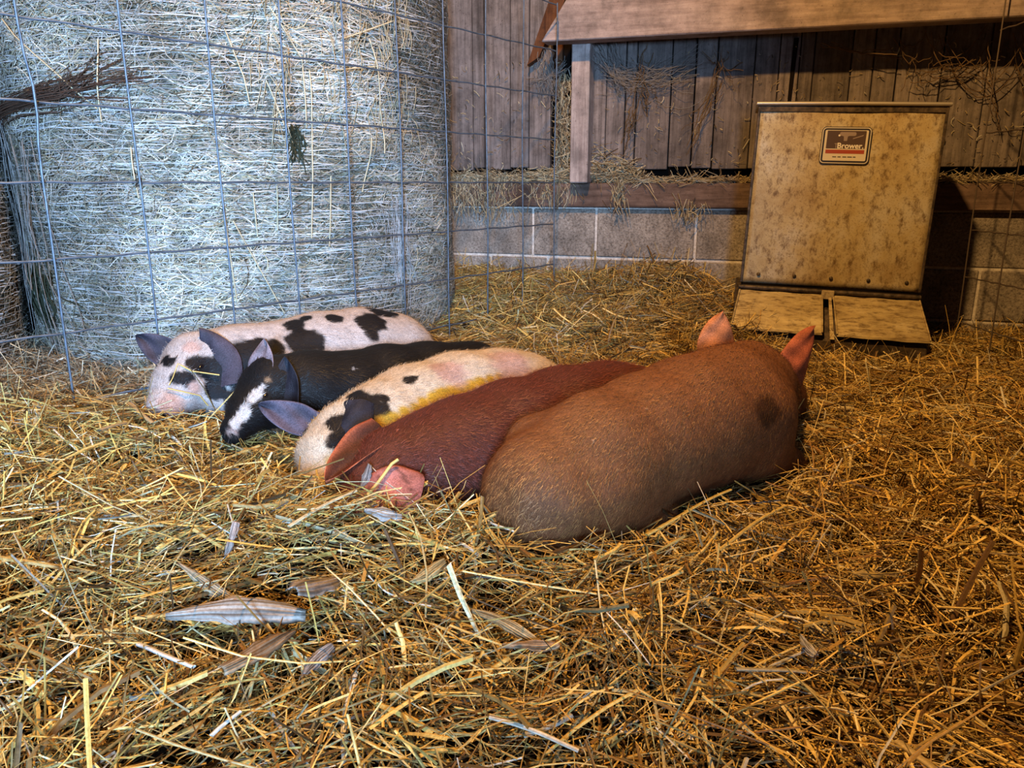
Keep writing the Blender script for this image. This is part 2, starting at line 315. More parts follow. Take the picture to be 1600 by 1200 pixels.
# ------------------------------------------------------------------ pigs
PIG_DATA = {
 "p1": {"nb":5,"chain":[[[-0.3456,2.0828,0.2209],0.1389],[[-0.4157,2.0265,0.2393],0.1368],[[-0.5023,1.9576,0.2483],0.1289],[[-0.5851,1.8959,0.246],0.117],[[-0.678,1.8488,0.2606],0.1014],[[-0.7552,1.7917,0.2759],0.0783],[[-0.7681,1.7233,0.248],0.0579],[[-0.7794,1.6698,0.2188],0.0406]],"prims":[[[-0.3456,2.0828,0.2209],0.1389,[-0.4157,2.0265,0.2393],0.1368],[[-0.4157,2.0265,0.2393],0.1368,[-0.5023,1.9576,0.2483],0.1289],[[-0.5023,1.9576,0.2483],0.1289,[-0.5851,1.8959,0.246],0.117],[[-0.5851,1.8959,0.246],0.117,[-0.678,1.8488,0.2606],0.1014],[[-0.678,1.8488,0.2606],0.1014,[-0.7552,1.7917,0.2759],0.0783],[[-0.7552,1.7917,0.2759],0.0783,[-0.7681,1.7233,0.248],0.0579],[[-0.7681,1.7233,0.248],0.0579,[-0.7794,1.6698,0.2188],0.0406],[[-0.684,1.7651,0.2133],0.055,[-0.6984,1.7816,0.2373],0.0614]],"ears":[{"b":[-0.8079,1.7795,0.307],"t":[-0.8848,1.7725,0.3578],"w":0.0699,"n":[0.35,-0.9,0.2],"cup":0.01,"bend":-0.006,"col":"e0"},{"b":[-0.6853,1.7345,0.2713],"t":[-0.718,1.7763,0.3723],"w":0.1132,"n":[-0.3,-0.9,0.3],"cup":-0.024,"bend":0.022,"col":"e0"}],"spots":[["k",[-0.6072,1.7773,0.3012],0.0546],["k",[-0.6405,1.7645,0.3041],0.0482],["k",[-0.6377,1.7558,0.2519],0.0423],["k",[-0.6413,1.7297,0.2122],0.036],["k",[-0.5705,1.8003,0.3149],0.0276],["k",[-0.6674,1.7559,0.3061],0.036],["k",[-0.5077,1.8381,0.3242],0.0453],["k",[-0.5393,1.8772,0.3598],0.027],["k",[-0.5191,1.9119,0.3698],0.0161],["k",[-0.5253,1.8575,0.3475],0.0189],["k",[-0.4713,1.8455,0.3099],0.0126],["k",[-0.4524,1.9302,0.3666],0.0228],["k",[-0.3696,1.9634,0.3524],0.0414],["k",[-0.3608,1.9352,0.3259],0.023],["k",[-0.3528,2.0355,0.3654],0.0342],["k",[-0.3271,2.0682,0.36],0.0174],["k",[-0.712,1.724,0.2906],0.0325],["k",[-0.6904,1.7252,0.2598],0.0297],["k",[-0.6813,1.7144,0.2366],0.0222],["k",[-0.7323,1.7103,0.2984],0.0205],["k",[-0.7757,1.7034,0.3031],0.0175],["k",[-0.7559,1.6741,0.2775],0.0187],["k",[-0.7353,1.683,0.2752],0.0203],["k",[-0.7631,1.7319,0.3267],0.0074],["k",[-0.7901,1.7176,0.3073],0.0147],["p",[-0.7402,1.7389,0.3327],0.0178],["p",[-0.7241,1.6858,0.2549],0.0145],["p",[-0.7597,1.6338,0.2174],0.0312]]},
 "p2": {"nb":5,"chain":[[[-0.1116,1.9936,0.1852],0.1133],[[-0.2172,1.8943,0.2027],0.1078],[[-0.3115,1.8045,0.2168],0.1028],[[-0.3876,1.7235,0.2248],0.0954],[[-0.461,1.6676,0.2494],0.0864],[[-0.5229,1.616,0.2707],0.0641],[[-0.5521,1.54,0.2384],0.0389],[[-0.5644,1.4935,0.2197],0.0274]],"prims":[[[-0.1116,1.9936,0.1852],0.1133,[-0.2172,1.8943,0.2027],0.1078],[[-0.2172,1.8943,0.2027],0.1078,[-0.3115,1.8045,0.2168],0.1028],[[-0.3115,1.8045,0.2168],0.1028,[-0.3876,1.7235,0.2248],0.0954],[[-0.3876,1.7235,0.2248],0.0954,[-0.461,1.6676,0.2494],0.0864],[[-0.461,1.6676,0.2494],0.0864,[-0.5229,1.616,0.2707],0.0641],[[-0.5229,1.616,0.2707],0.0641,[-0.5521,1.54,0.2384],0.0389],[[-0.5521,1.54,0.2384],0.0389,[-0.5644,1.4935,0.2197],0.0274],[[-0.5005,1.5995,0.2276],0.0473,[-0.5105,1.6145,0.2451],0.0531]],"ears":[{"b":[-0.5297,1.5886,0.3049],"t":[-0.5357,1.6193,0.3822],"w":0.0628,"n":[-0.3,-0.9,0.3],"cup":0.01,"bend":-0.012,"col":"e1"},{"b":[-0.4692,1.5568,0.2629],"t":[-0.4803,1.5896,0.3481],"w":0.0674,"n":[-0.25,-0.95,0.15],"cup":0.014,"bend":-0.004,"col":"e2"}],"spots":[["w",[-0.5554,1.4713,0.2337],0.0116],["w",[-0.5512,1.4796,0.2405],0.0116],["w",[-0.5475,1.4895,0.2469],0.0143],["w",[-0.5439,1.4998,0.2533],0.0143],["w",[-0.5401,1.5095,0.26],0.0131],["w",[-0.5358,1.5184,0.2669],0.0132],["w",[-0.5314,1.527,0.2741],0.0119],["w",[-0.5267,1.5346,0.2802],0.0106],["w",[-0.522,1.5423,0.2864],0.008],["w",[-0.5184,1.5495,0.2927],0.0067],["w",[-0.3712,1.6669,0.3073],0.0043],["w",[-0.3645,1.6683,0.304],0.0043],["w",[-0.3564,1.6693,0.2994],0.0057],["w",[-0.3485,1.672,0.2958],0.0043],["w",[-0.34,1.671,0.2901],0.0043],["w",[-0.0051,1.9986,0.2264],0.0103],["p",[-0.5624,1.4656,0.2194],0.0116],["b",[-0.5128,1.5595,0.3012],0.0107],["b",[-0.5051,1.5681,0.1912],0.0124]]},
 "p3": {"nb":5,"chain":[[[0.019,1.8241,0.1705],0.1346],[[-0.0308,1.7769,0.1876],0.1295],[[-0.1173,1.6889,0.2071],0.1217],[[-0.2087,1.5955,0.2056],0.1155],[[-0.2765,1.5008,0.1994],0.1053],[[-0.3357,1.4419,0.2113],0.0659],[[-0.3553,1.3776,0.2025],0.0487],[[-0.3537,1.3184,0.1743],0.0352]],"prims":[[[0.019,1.8241,0.1705],0.1346,[-0.0308,1.7769,0.1876],0.1295],[[-0.0308,1.7769,0.1876],0.1295,[-0.1173,1.6889,0.2071],0.1217],[[-0.1173,1.6889,0.2071],0.1217,[-0.2087,1.5955,0.2056],0.1155],[[-0.2087,1.5955,0.2056],0.1155,[-0.2765,1.5008,0.1994],0.1053],[[-0.2765,1.5008,0.1994],0.1053,[-0.3357,1.4419,0.2113],0.0659],[[-0.3357,1.4419,0.2113],0.0659,[-0.3553,1.3776,0.2025],0.0487],[[-0.3553,1.3776,0.2025],0.0487,[-0.3537,1.3184,0.1743],0.0352],[[-0.325,1.4096,0.167],0.045,[-0.323,1.4342,0.1819],0.0507]],"ears":[{"b":[-0.4075,1.4318,0.2516],"t":[-0.4917,1.4301,0.2847],"w":0.0625,"n":[0.2,-0.8,0.5],"cup":0.012,"bend":0.01,"col":"e7"},{"b":[-0.3098,1.4142,0.2829],"t":[-0.3171,1.3443,0.2334],"w":0.0811,"n":[-0.3,-0.7,0.6],"cup":-0.02,"bend":-0.012,"col":"e2"}],"spots":[["k",[-0.2806,1.4369,0.284],0.0312],["k",[-0.2578,1.4235,0.2698],0.0297],["k",[-0.3088,1.4619,0.2925],0.019],["k",[-0.2519,1.4536,0.2909],0.0113],["k",[-0.2107,1.5301,0.3088],0.0171],["k",[-0.2037,1.5372,0.3097],0.0119],["k",[-0.3277,1.3877,0.2554],0.0267],["k",[-0.3289,1.3559,0.2382],0.0215],["k",[-0.3082,1.375,0.2316],0.0302],["k",[0.1249,1.8189,0.255],0.0125],["y",[-0.2472,1.4151,0.2543],0.0161],["y",[-0.2302,1.4275,0.2608],0.0162],["y",[-0.214,1.4462,0.2655],0.0164],["y",[-0.1976,1.4674,0.2684],0.0166],["y",[-0.1808,1.4881,0.2717],0.0168],["y",[-0.1634,1.5093,0.275],0.017],["y",[-0.1456,1.5296,0.2775],0.0172],["y",[-0.1272,1.5491,0.2804],0.0161],["y",[-0.1082,1.5678,0.2823],0.0162],["y",[-0.0889,1.5869,0.2842],0.015],["y",[-0.0692,1.606,0.2849],0.0152],["y",[-0.0489,1.6249,0.2857],0.014],["y",[-0.0283,1.6478,0.2856],0.0142],["y",[0.0,1.6816,0.286],0.013],["y",[-0.3832,1.431,0.2571],0.01],["y",[-0.3867,1.4289,0.2525],0.0075],["y",[-0.3253,1.32,0.2036],0.0187],["y",[-0.3145,1.3352,0.1828],0.0237],["y",[-0.3292,1.2982,0.1911],0.0162],["y",[-0.3767,1.4422,0.2641],0.0063],["p",[-0.137,1.5973,0.314],0.0411],["p",[0.0,1.7005,0.2963],0.0583]]},
 "p4": {"nb":6,"chain":[[[0.2729,1.6873,0.1614],0.1386],[[0.215,1.6403,0.1796],0.1362],[[0.1093,1.5613,0.1934],0.1298],[[0.0,1.469,0.1965],0.1227],[[-0.0955,1.3845,0.1896],0.1176],[[-0.1592,1.3288,0.194],0.099],[[-0.2131,1.2757,0.2084],0.0703],[[-0.2456,1.2205,0.195],0.0469],[[-0.2635,1.1806,0.1809],0.0319]],"prims":[[[0.2729,1.6873,0.1614],0.1386,[0.215,1.6403,0.1796],0.1362],[[0.215,1.6403,0.1796],0.1362,[0.1093,1.5613,0.1934],0.1298],[[0.1093,1.5613,0.1934],0.1298,[0.0,1.469,0.1965],0.1227],[[0.0,1.469,0.1965],0.1227,[-0.0955,1.3845,0.1896],0.1176],[[-0.0955,1.3845,0.1896],0.1176,[-0.1592,1.3288,0.194],0.099],[[-0.1592,1.3288,0.194],0.099,[-0.2131,1.2757,0.2084],0.0703],[[-0.2131,1.2757,0.2084],0.0703,[-0.2456,1.2205,0.195],0.0469],[[-0.2456,1.2205,0.195],0.0469,[-0.2635,1.1806,0.1809],0.0319]],"ears":[{"b":[-0.2053,1.1961,0.2597],"t":[-0.2122,1.0991,0.2053],"w":0.1249,"n":[-0.25,-0.8,0.5],"cup":-0.022,"bend":-0.012,"col":"e3"},{"b":[-0.2421,1.2753,0.2659],"t":[-0.3066,1.1782,0.2307],"w":0.074,"n":[-0.35,-0.75,0.45],"cup":0.02,"bend":-0.008,"col":"e4"}],"spots":[["d",[-0.0746,1.2763,0.1446],0.0344]]},  # the d spot paints the dark shadow beside the tan pig's rump
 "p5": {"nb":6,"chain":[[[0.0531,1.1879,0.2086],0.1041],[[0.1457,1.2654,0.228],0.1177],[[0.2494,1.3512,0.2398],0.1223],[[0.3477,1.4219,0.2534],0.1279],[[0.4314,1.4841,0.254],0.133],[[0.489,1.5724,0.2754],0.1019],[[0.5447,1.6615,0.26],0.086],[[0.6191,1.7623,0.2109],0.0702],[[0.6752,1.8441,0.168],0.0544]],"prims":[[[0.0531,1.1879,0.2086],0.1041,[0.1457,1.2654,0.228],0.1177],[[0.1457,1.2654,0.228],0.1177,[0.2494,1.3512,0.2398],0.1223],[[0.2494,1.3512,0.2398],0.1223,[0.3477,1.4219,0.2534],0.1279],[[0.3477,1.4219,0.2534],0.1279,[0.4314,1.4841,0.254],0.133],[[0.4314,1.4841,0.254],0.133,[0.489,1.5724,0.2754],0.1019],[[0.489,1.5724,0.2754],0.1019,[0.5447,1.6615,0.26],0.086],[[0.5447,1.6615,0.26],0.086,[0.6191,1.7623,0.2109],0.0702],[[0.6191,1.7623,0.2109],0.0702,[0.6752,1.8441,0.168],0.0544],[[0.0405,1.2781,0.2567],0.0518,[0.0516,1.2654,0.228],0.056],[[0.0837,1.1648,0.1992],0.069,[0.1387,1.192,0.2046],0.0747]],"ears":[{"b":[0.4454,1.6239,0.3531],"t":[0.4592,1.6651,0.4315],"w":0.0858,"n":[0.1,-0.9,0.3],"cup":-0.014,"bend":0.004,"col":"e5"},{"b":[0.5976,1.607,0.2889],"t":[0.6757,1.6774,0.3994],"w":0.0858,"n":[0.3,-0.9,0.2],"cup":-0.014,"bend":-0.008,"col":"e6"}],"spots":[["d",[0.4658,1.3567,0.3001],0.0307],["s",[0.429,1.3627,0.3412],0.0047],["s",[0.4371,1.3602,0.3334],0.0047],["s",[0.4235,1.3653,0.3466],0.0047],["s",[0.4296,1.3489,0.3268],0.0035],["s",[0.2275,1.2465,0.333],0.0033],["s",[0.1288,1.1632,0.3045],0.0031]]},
}
SCRAPS = [
 ["corn_husk",[-0.4174,0.826],[-0.2557,0.8487],0.0353],
 ["corn_husk",[-0.2336,0.9172],[-0.255,0.8164],0.0323],
 ["corn_husk",[-0.4416,0.9172],[-0.2975,0.8665],0.0182],
 ["corn_husk",[-0.3862,0.9428],[-0.3369,0.8635],0.0134],
 ["corn_husk",[-0.2555,0.8096],[-0.3116,0.7132],0.0217],
 ["straw_stalk",[-0.4338,0.7835],[-0.3381,0.711],0.0071],
 ["corn_husk",[-0.2162,1.0399],[-0.1618,1.044],0.0228],
 ["corn_husk",[-0.2452,1.1637],[-0.1972,1.0399],0.015],
 ["corn_husk",[-0.135,0.9106],[-0.0911,0.9605],0.019],
 ["straw_stalk",[-0.0227,0.6671],[0.0659,0.6418],0.007],
 ["corn_husk",[-0.0525,0.8665],[0.0322,0.8136],0.0157],
 ["corn_husk",[-0.0112,0.7925],[0.0551,0.8123],0.0136],
 ["straw_stalk",[0.19,1.1586],[0.1648,0.9393],0.0067],
 ["straw_stalk",[0.2091,1.0987],[0.3771,1.2275],0.0073],
 ["straw_stalk",[0.3037,1.0337],[0.4369,1.1388],0.0069],
 ["corn_husk",[-0.2308,0.7446],[-0.2128,0.7964],0.0175],
 ["straw_stalk",[-0.2921,0.6346],[-0.2736,0.6642],0.0057],
 ["corn_husk",[0.3481,0.8191],[0.3557,0.7886],0.0114],
 ["straw_stalk",[0.3891,0.6575],[0.389,0.5925],0.0104],
 ["straw_stalk",[0.2506,0.7516],[0.3343,0.7612],0.0065],
 ["corn_husk",[0.4768,0.9733],[0.5137,0.9623],0.0125],
 ["straw_stalk",[-0.3117,0.9845],[-0.2333,1.0696],0.0075],
 ["straw_stalk",[-0.7708,1.4707],[-0.7586,1.3457],0.0112],
 ["straw_stalk",[-0.8718,1.6662],[-0.719,1.4707],0.0124],
]
FACE_STRAW = [
 [[[-0.7883, 1.7155, 0.3153], [-0.7444, 1.688, 0.3038], [-0.7244, 1.689, 0.2916], [-0.7016, 1.71, 0.2819], [-0.6754, 1.7204, 0.2748]], 0.0016, "golden straw bent across the spotted pig's brow"],
 [[[-0.7627, 1.6429, 0.2635], [-0.7299, 1.6565, 0.2509], [-0.7115, 1.6857, 0.2353], [-0.702, 1.7026, 0.2061]], 0.0015, "golden straw drooping over the spotted pig's snout"],
 [[[-0.7558, 1.6922, 0.3087], [-0.7571, 1.6618, 0.2836], [-0.7617, 1.6487, 0.2693]], 0.0011, "thin straw standing before the spotted pig's left eye"],
 [[[-0.2398, 1.1117, 0.2168], [-0.2142, 1.1439, 0.2412], [-0.195, 1.1708, 0.2636], [-0.1853, 1.1773, 0.2689]], 0.0028, "long straw resting on the red pig's pink ear"],
]

import openvdb
def capsule(P, a, ra, b_, rb):
    a = np.asarray(a, np.float32); b_ = np.asarray(b_, np.float32); ba = b_ - a
    h = np.clip(((P - a) @ ba) / (ba @ ba + 1e-9), 0, 1)
    return np.linalg.norm(P - a - h[..., None] * ba, axis=-1) - (ra + (rb - ra) * h)
def smin(a, b_, k):
    h = np.clip(0.5 + 0.5 * (b_ - a) / k, 0, 1); return b_ + (a - b_) * h - k * h * (1 - h)

def pig_prims(D):
    """capsules of one pig: spine and head chain, jowls, folded legs under the body"""
    ch = [(np.array(c), r) for c, r in D['chain']]; nb = D['nb']
    prims = [(p[0], p[1], p[2], p[3], 0.03) for p in D['prims']]
    ax = ch[nb - 2][0] - ch[0][0]; ax[2] = 0; ax /= np.linalg.norm(ax); sd = np.array([-ax[1], ax[0], 0])
    legs = []
    for (c, r), fw in ((ch[1], 0.8), (ch[nb - 2], 0.9)):
        for s in (-1, 1):
            hip = c + sd * s * r * 0.55 - np.array([0, 0, r * 0.45]); knee = hip + ax * 0.10 * fw + sd * s * 0.02; knee[2] = max(0.075, knee[2] - 0.04)
            hoof = knee + ax * 0.09 * (1 if fw > 0.85 else -1) * 0.8; hoof[2] = 0.06
            legs.append((hip, r * 0.42, knee, 0.032, 0.03)); legs.append((knee, 0.030, hoof, 0.019, 0.015))
    return prims + legs, ch, ax, sd

def pig_sdf(P, prims):
    d = None
    for a, ra, b_, rb, k in prims:
        e = capsule(P, a, ra, b_, rb); d = e if d is None else smin(d, e, k)
    return d

def ear_mesh(E, centre):
    """a thin curved two-sided flap rooted in the skull"""
    B, T = np.array(E['b']), np.array(E['t']); L = np.linalg.norm(T - B); u = (T - B) / L
    n = np.array(E['n'], float); n -= u * (n @ u); n /= np.linalg.norm(n); v = np.cross(n, u)
    U = np.linspace(-0.28, 1, 22); V = np.linspace(-1, 1, 17)
    prof = np.where(U < 0.15, 0.86 + 0.14 * smoothstep(-0.28, 0.15, U), np.clip(1 - ((U - 0.15) / 0.85) ** 1.9, 0, 1) ** 0.8)
    prof = np.maximum(prof, 0.02)
    if E['col'] == 'e3': prof = np.where(U < 0.3, 0.45 + 0.55 * smoothstep(-0.2, 0.3, U), np.sqrt(np.clip(1 - ((U - 0.3) / 0.7) ** 2.6, 0, 1))); prof = np.maximum(prof, 0.03)
    uu, vv = np.meshgrid(U, V, indexing='ij'); hw = (prof * E['w'] / 2)[:, None]
    wob = 0.0025 * np.sin(vv * 5 + uu * 7)
    P = B + uu[..., None] * L * u + (vv * hw)[..., None] * v + (E['cup'] * vv ** 2 * (0.5 + 0.5 * prof[:, None]) + E['bend'] * uu ** 2 + wob)[..., None] * n
    if E['col'] == 'e3': P = P - (np.clip((0.18 - uu) / 0.46, 0, 1) ** 1.5 * 0.075)[..., None] * n
    th = 0.0035 * (1 - 0.75 * np.abs(vv) ** 3) * (1.2 - 0.7 * np.clip(uu, 0, 1))
    A = (P + n * th[..., None]).reshape(-1, 3); Bk = (P - n * th[..., None]).reshape(-1, 3)
    m, k = uu.shape; f = []
    for i in range(m - 1):
        for j in range(k - 1):
            a = i * k + j; f.append((a, a + k, a + k + 1, a + 1)); o = m * k; f.append((o + a, o + a + 1, o + a + k + 1, o + a + k))
    o = m * k
    rim = [i * k for i in range(m)] + [(m - 1) * k + j for j in range(1, k)] + [i * k + k - 1 for i in range(m - 2, -1, -1)]
    for a, b_ in zip(rim, rim[1:]): f.append((a, o + a, o + b_, b_))
    return np.concatenate([A, Bk]), np.array(f), np.concatenate([uu.ravel(), uu.ravel()]), np.concatenate([vv.ravel(), vv.ravel()])

BASE = dict(p1=(0.44, 0.37, 0.34), p2=(0.006, 0.0055, 0.006), p3=(0.53, 0.42, 0.31), p4=(0.082, 0.020, 0.011), p5=(0.18, 0.070, 0.027))
HAIR = dict(p1=(1, 1, 1), p2=(1, 1, 1), p3=(1, 0.97, 0.9), p4=(1.7, 1.5, 1.4), p5=(1.9, 2.35, 2.1))
SPOT = dict(k=(0.006, 0.0055, 0.007), w=(0.48, 0.43, 0.40), p=(0.44, 0.28, 0.23), b=(0.19, 0.11, 0.06), y=(0.46, 0.26, 0.025), s=(0.5, 0.27, 0.16))
EARC = dict(e0=(0.045, 0.036, 0.05), e1=(0.20, 0.15, 0.165), e7=(0.07, 0.055, 0.075), e2=(0.018, 0.016, 0.022), e3=(0.36, 0.125, 0.10), e4=(0.14, 0.035, 0.015), e5=(0.44, 0.17, 0.075), e6=(0.36, 0.10, 0.05))
PIG_LABEL = dict(p1='black and white spotted pig asleep closest to the wire panel',
                 p2='mostly black pig with a white stripe down its snout',
                 p3='cream white pig with a black neck patch and yellow stained side',
                 p4='dark red brown pig with a pink ear flopped over its face',
                 p5='tan brown pig lying with its rump to the viewer and ears up')
ALL_PRIMS = []
for key, D in PIG_DATA.items():
    prims, ch, ax, sd = pig_prims(D)
    ALL_PRIMS += [p[:4] for p in prims]
    cs = np.array([c for c, r in ch] + [p[0] for p in prims] + [p[2] for p in prims]); rs = np.array([r for c, r in ch] + [p[1] for p in prims] + [p[3] for p in prims])
    lo = (cs - rs[:, None]).min(0) - 0.03; hi = (cs + rs[:, None]).max(0) + 0.03
    h = 0.005; n = np.ceil((hi - lo) / h).astype(int)
    g = [np.arange(n[i], dtype=np.float32) * h + lo[i].astype(np.float32) for i in range(3)]
    P = np.stack(np.meshgrid(*g, indexing='ij'), -1)
    # snout: flattened disc with two nostrils
    tip, rt = ch[-1]; fwd = tip - ch[-2][0]; fwd /= np.linalg.norm(fwd)
    d = pig_sdf(P, prims)
    d = smin(d, capsule(P, tip + fwd * rt * 0.35, rt * 0.98, tip + fwd * rt * 0.55, rt * 0.92), 0.008)
    d = np.maximum(d, (P - (tip + fwd * rt * 1.02)) @ fwd.astype(np.float32))
    sl = np.cross(fwd, [0, 0, 1.0]); sl /= np.linalg.norm(sl); upv = np.cross(sl, fwd)
    for s in (-1, 1):
        nc = tip + fwd * rt * 1.02 + sl * s * rt * 0.42 + upv * rt * 0.1
        d = np.maximum(d, -(np.linalg.norm(P - nc.astype(np.float32), axis=-1) - rt * 0.24))
    # gentle muscle undulation
    d = d + 0.0025 * noise3(P.reshape(-1, 3), 22, 1).reshape(d.shape)
    grid = openvdb.FloatGrid(1.0); grid.copyFromArray(np.ascontiguousarray(d, np.float32))
    pts, _t, quads = None, None, None
    r_ = grid.convertToQuads(0.0); pts, quads = r_[0], r_[1]
    V = np.asarray(pts, float) * h + lo; Q = np.asarray(quads, int)
    nq = np.cross(V[Q[:, 1]] - V[Q[:, 0]], V[Q[:, 2]] - V[Q[:, 0]]); cq = V[Q].mean(1)
    if ((cq - V.mean(0)) * nq).sum() < 0: Q = Q[:, ::-1]; nq = -nq
    # hide colour of the coat: base colour, its own patches and p4's painted shadow
    c = np.tile(np.array(BASE[key]), (len(V), 1))
    nz = noise3(V, 55, 0) * 0.18 + noise3(V, 140, 2) * 0.10
    for code, q, r in D['spots']:
        dd = np.linalg.norm(V - np.array(q), axis=1) / r + nz
        soft = 0.35 if code in 'dpy' else 0.12
        w = (1 - smoothstep(1 - soft, 1 + soft, dd))[:, None]
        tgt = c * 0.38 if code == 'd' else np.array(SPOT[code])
        c = c * (1 - w) + tgt * w
    for s in (-1, 1):   # dark nostrils
        nc = tip + fwd * rt * 1.02 + sl * s * rt * 0.42 + upv * rt * 0.1
        w = (1 - smoothstep(0.22, 0.34, np.linalg.norm(V - nc, axis=1) / rt))[:, None]; c = c * (1 - w) + 0.01 * w
    nbody = len(V); Vs, Qs, Cs, off = [V], [Q], [c], len(V)
    for E in D['ears']:
        ev, ef, eu, evv = ear_mesh(E, ch[-3][0])
        k = np.array(EARC[E['col']]); ec = np.tile(k, (len(ev), 1))
        ec *= (1 + 0.35 * noise3(ev, 60, 1) + 0.2 * np.abs(evv) ** 4)[:, None].clip(0.3, 1.7)
        root = (1 - smoothstep(-0.1, 0.35, eu))[:, None]; near = c[np.argmin(np.linalg.norm(V - np.array(E['b']), axis=1))]
        kr = 0.0 if E['col'] in ('e3', 'e2', 'e7', 'e0') else 0.7
        ec = ec * (1 - root * kr) + near * root * kr
        if E['col'] == 'e3': r3 = (1 - smoothstep(-0.05, 0.22, eu))[:, None]; ec = ec * (1 - r3) + near * 1.6 * r3
        if E['col'] == 'e4': ec = ec * (0.45 + 2.6 * np.abs(evv) ** 5)[:, None]  # far ear of p4: lit rim and shaded hollow put into its colour
        if E['col'] == 'e3':
            sp = smoothstep(0.55, 0.8, noise3(ev, 330, 3))[:, None]; ec = ec * (1 - 0.6 * sp)
        Vs.append(ev); Qs.append(ef + off); Cs.append(ec); off += len(ev)
    V2, Q2, C2 = np.concatenate(Vs), np.concatenate(Qs), np.concatenate(Cs).clip(0.004, 1)
    centre = np.array([ch[1][0][0], ch[1][0][1], 0.06])
    me = np_mesh('pig', V2 - centre, Q2, [M_pig], C2, smooth=True)
    pig = obj('pig', me); pig.location = centre
    tag(pig, PIG_LABEL[key], 'pig', 'pigs sleeping in a row in the straw')
    # bristles
    nb_h = dict(p5=60000, p4=40000).get(key, 26000)
    vn = np.zeros_like(V); np.add.at(vn, Q.ravel(), np.repeat(nq, 4, 0)); vn /= np.linalg.norm(vn, axis=1)[:, None] + 1e-12
    pick = rng.choice(np.where(V[:, 2] > 0.11)[0], nb_h)
    p0 = V[pick] + rng.normal(0, 0.0022, (nb_h, 3)); nn = vn[pick]
    spine = np.array([q for q, r in ch]); i0 = np.argmin(np.linalg.norm(p0[:, None] - spine[None], axis=2), axis=1).clip(0, len(spine) - 2)
    back = spine[i0] - spine[i0 + 1]; back /= np.linalg.norm(back, axis=1)[:, None]
    down = np.array([0, 0, -1.0]) - nn * (-nn[:, 2:3])
    tang = back - nn * (back * nn).sum(1)[:, None]; tang = tang + 0.55 * down + rng.normal(0, 0.25, (nb_h, 3)); tang -= nn * (tang * nn).sum(1)[:, None]
    tang /= np.linalg.norm(tang, axis=1)[:, None] + 1e-9
    ln = rng.uniform(0.007, 0.015, nb_h)[:, None]; tp = p0 + (tang * 0.93 + nn * 0.22) * ln
    sdv = np.cross(nn, tang) * 0.00045; p0 = p0 - nn * 0.001
    hv = np.stack([p0 - sdv, p0 + sdv, tp], 1).reshape(-1, 3); hf = np.arange(nb_h * 3).reshape(-1, 3)
    hc = c[pick] * rng.uniform(0.5, 1.6, (nb_h, 1)) * np.array(HAIR[key]) + rng.uniform(0, 0.003, (nb_h, 1)); hc = np.repeat(hc.clip(0, 0.9), 3, 0)
    tag(obj('bristles', np_mesh('bristles', hv - centre, hf, [M_bristle], hc), pig), kind='stuff')
    # eyes, nearly closed
    sk, rsk = ch[-3]; hf_ = ch[-2][0] - sk; hl = np.linalg.norm(hf_); hf_ = hf_ / hl
    sl = np.cross(hf_, [0, 0, 1.0]); sl /= np.linalg.norm(sl); upv = np.cross(sl, hf_)
    for s in ((-1, 1) if key in ('p1', 'p2', 'p3') else ()):
        q = sk + hf_ * hl * 0.75 + (sl * s * 0.78 + upv * 0.62) / 1.0 * rsk * 0.85
        for _ in range(6):
            e = 1e-3; dq = pig_sdf(q[None], prims)[0]
            gr = np.array([pig_sdf((q + e * a)[None], prims)[0] - dq for a in np.eye(3)]) / e; q = q - gr / (np.linalg.norm(gr) + 1e-9) * dq
        bm = bmesh.new(); bmesh.ops.create_uvsphere(bm, u_segments=12, v_segments=8, radius=1.0)
        gr /= np.linalg.norm(gr); al = hf_ - gr * (hf_ @ gr); al /= np.linalg.norm(al); cr = np.cross(gr, al)
        for v in bm.verts: v.co = Vector(q - centre - gr * 0.002) + Vector(al) * v.co.x * 0.012 + Vector(cr) * v.co.y * 0.006 + Vector(gr) * v.co.z * 0.005
        bm_obj('eye', bm, M_eye, pig, True)

def in_pig(P):
    d = np.full(len(P), 9.0)
    for a, ra, b_, rb in ALL_PRIMS: d = np.minimum(d, capsule(P, a, ra, b_, rb))
    return d

# ------------------------------------------------------------------ straw bedding
BALES = [(-0.985, 2.985, 0.745), (-2.32, 2.33, 0.72)]
def height(x, y):
    dw = wall_dist(x, y)
    h = 0.150 + 0.035 * smoothstep(0.5, 1.0, -x) * smoothstep(2.4, 1.2, y)
    h = h + 0.165 * np.exp(-(np.maximum(dw, 0) / 0.62) ** 2) * smoothstep(1.0, 0.75, x)
    h = h + 0.055 * np.exp(-(((x - 0.62) / 0.17) ** 2 + ((dw - 0.12) / 0.2) ** 2))
    h = h + 0.062 * np.exp(-(((x + 0.30) / 0.30) ** 2 + ((y - 1.08) / 0.14) ** 2)) + 0.03 * np.exp(-(((x + 0.95) / 0.3) ** 2 + ((y - 1.5) / 0.25) ** 2))
    h = h - 0.02 * np.exp(-(((x - 0.2) / 0.5) ** 2 + ((y - 0.75) / 0.2) ** 2))
    h = h - 0.035 * np.exp(-(((x - 1.05) / 0.38) ** 2 + ((y - 2.42) / 0.14) ** 2))
    q = np.stack([x, y, 0 * x], -1)
    return h + 0.016 * noise3(q, 7, 0) + 0.011 * noise3(q, 19, 2) + 0.005 * noise3(q, 55, 1)

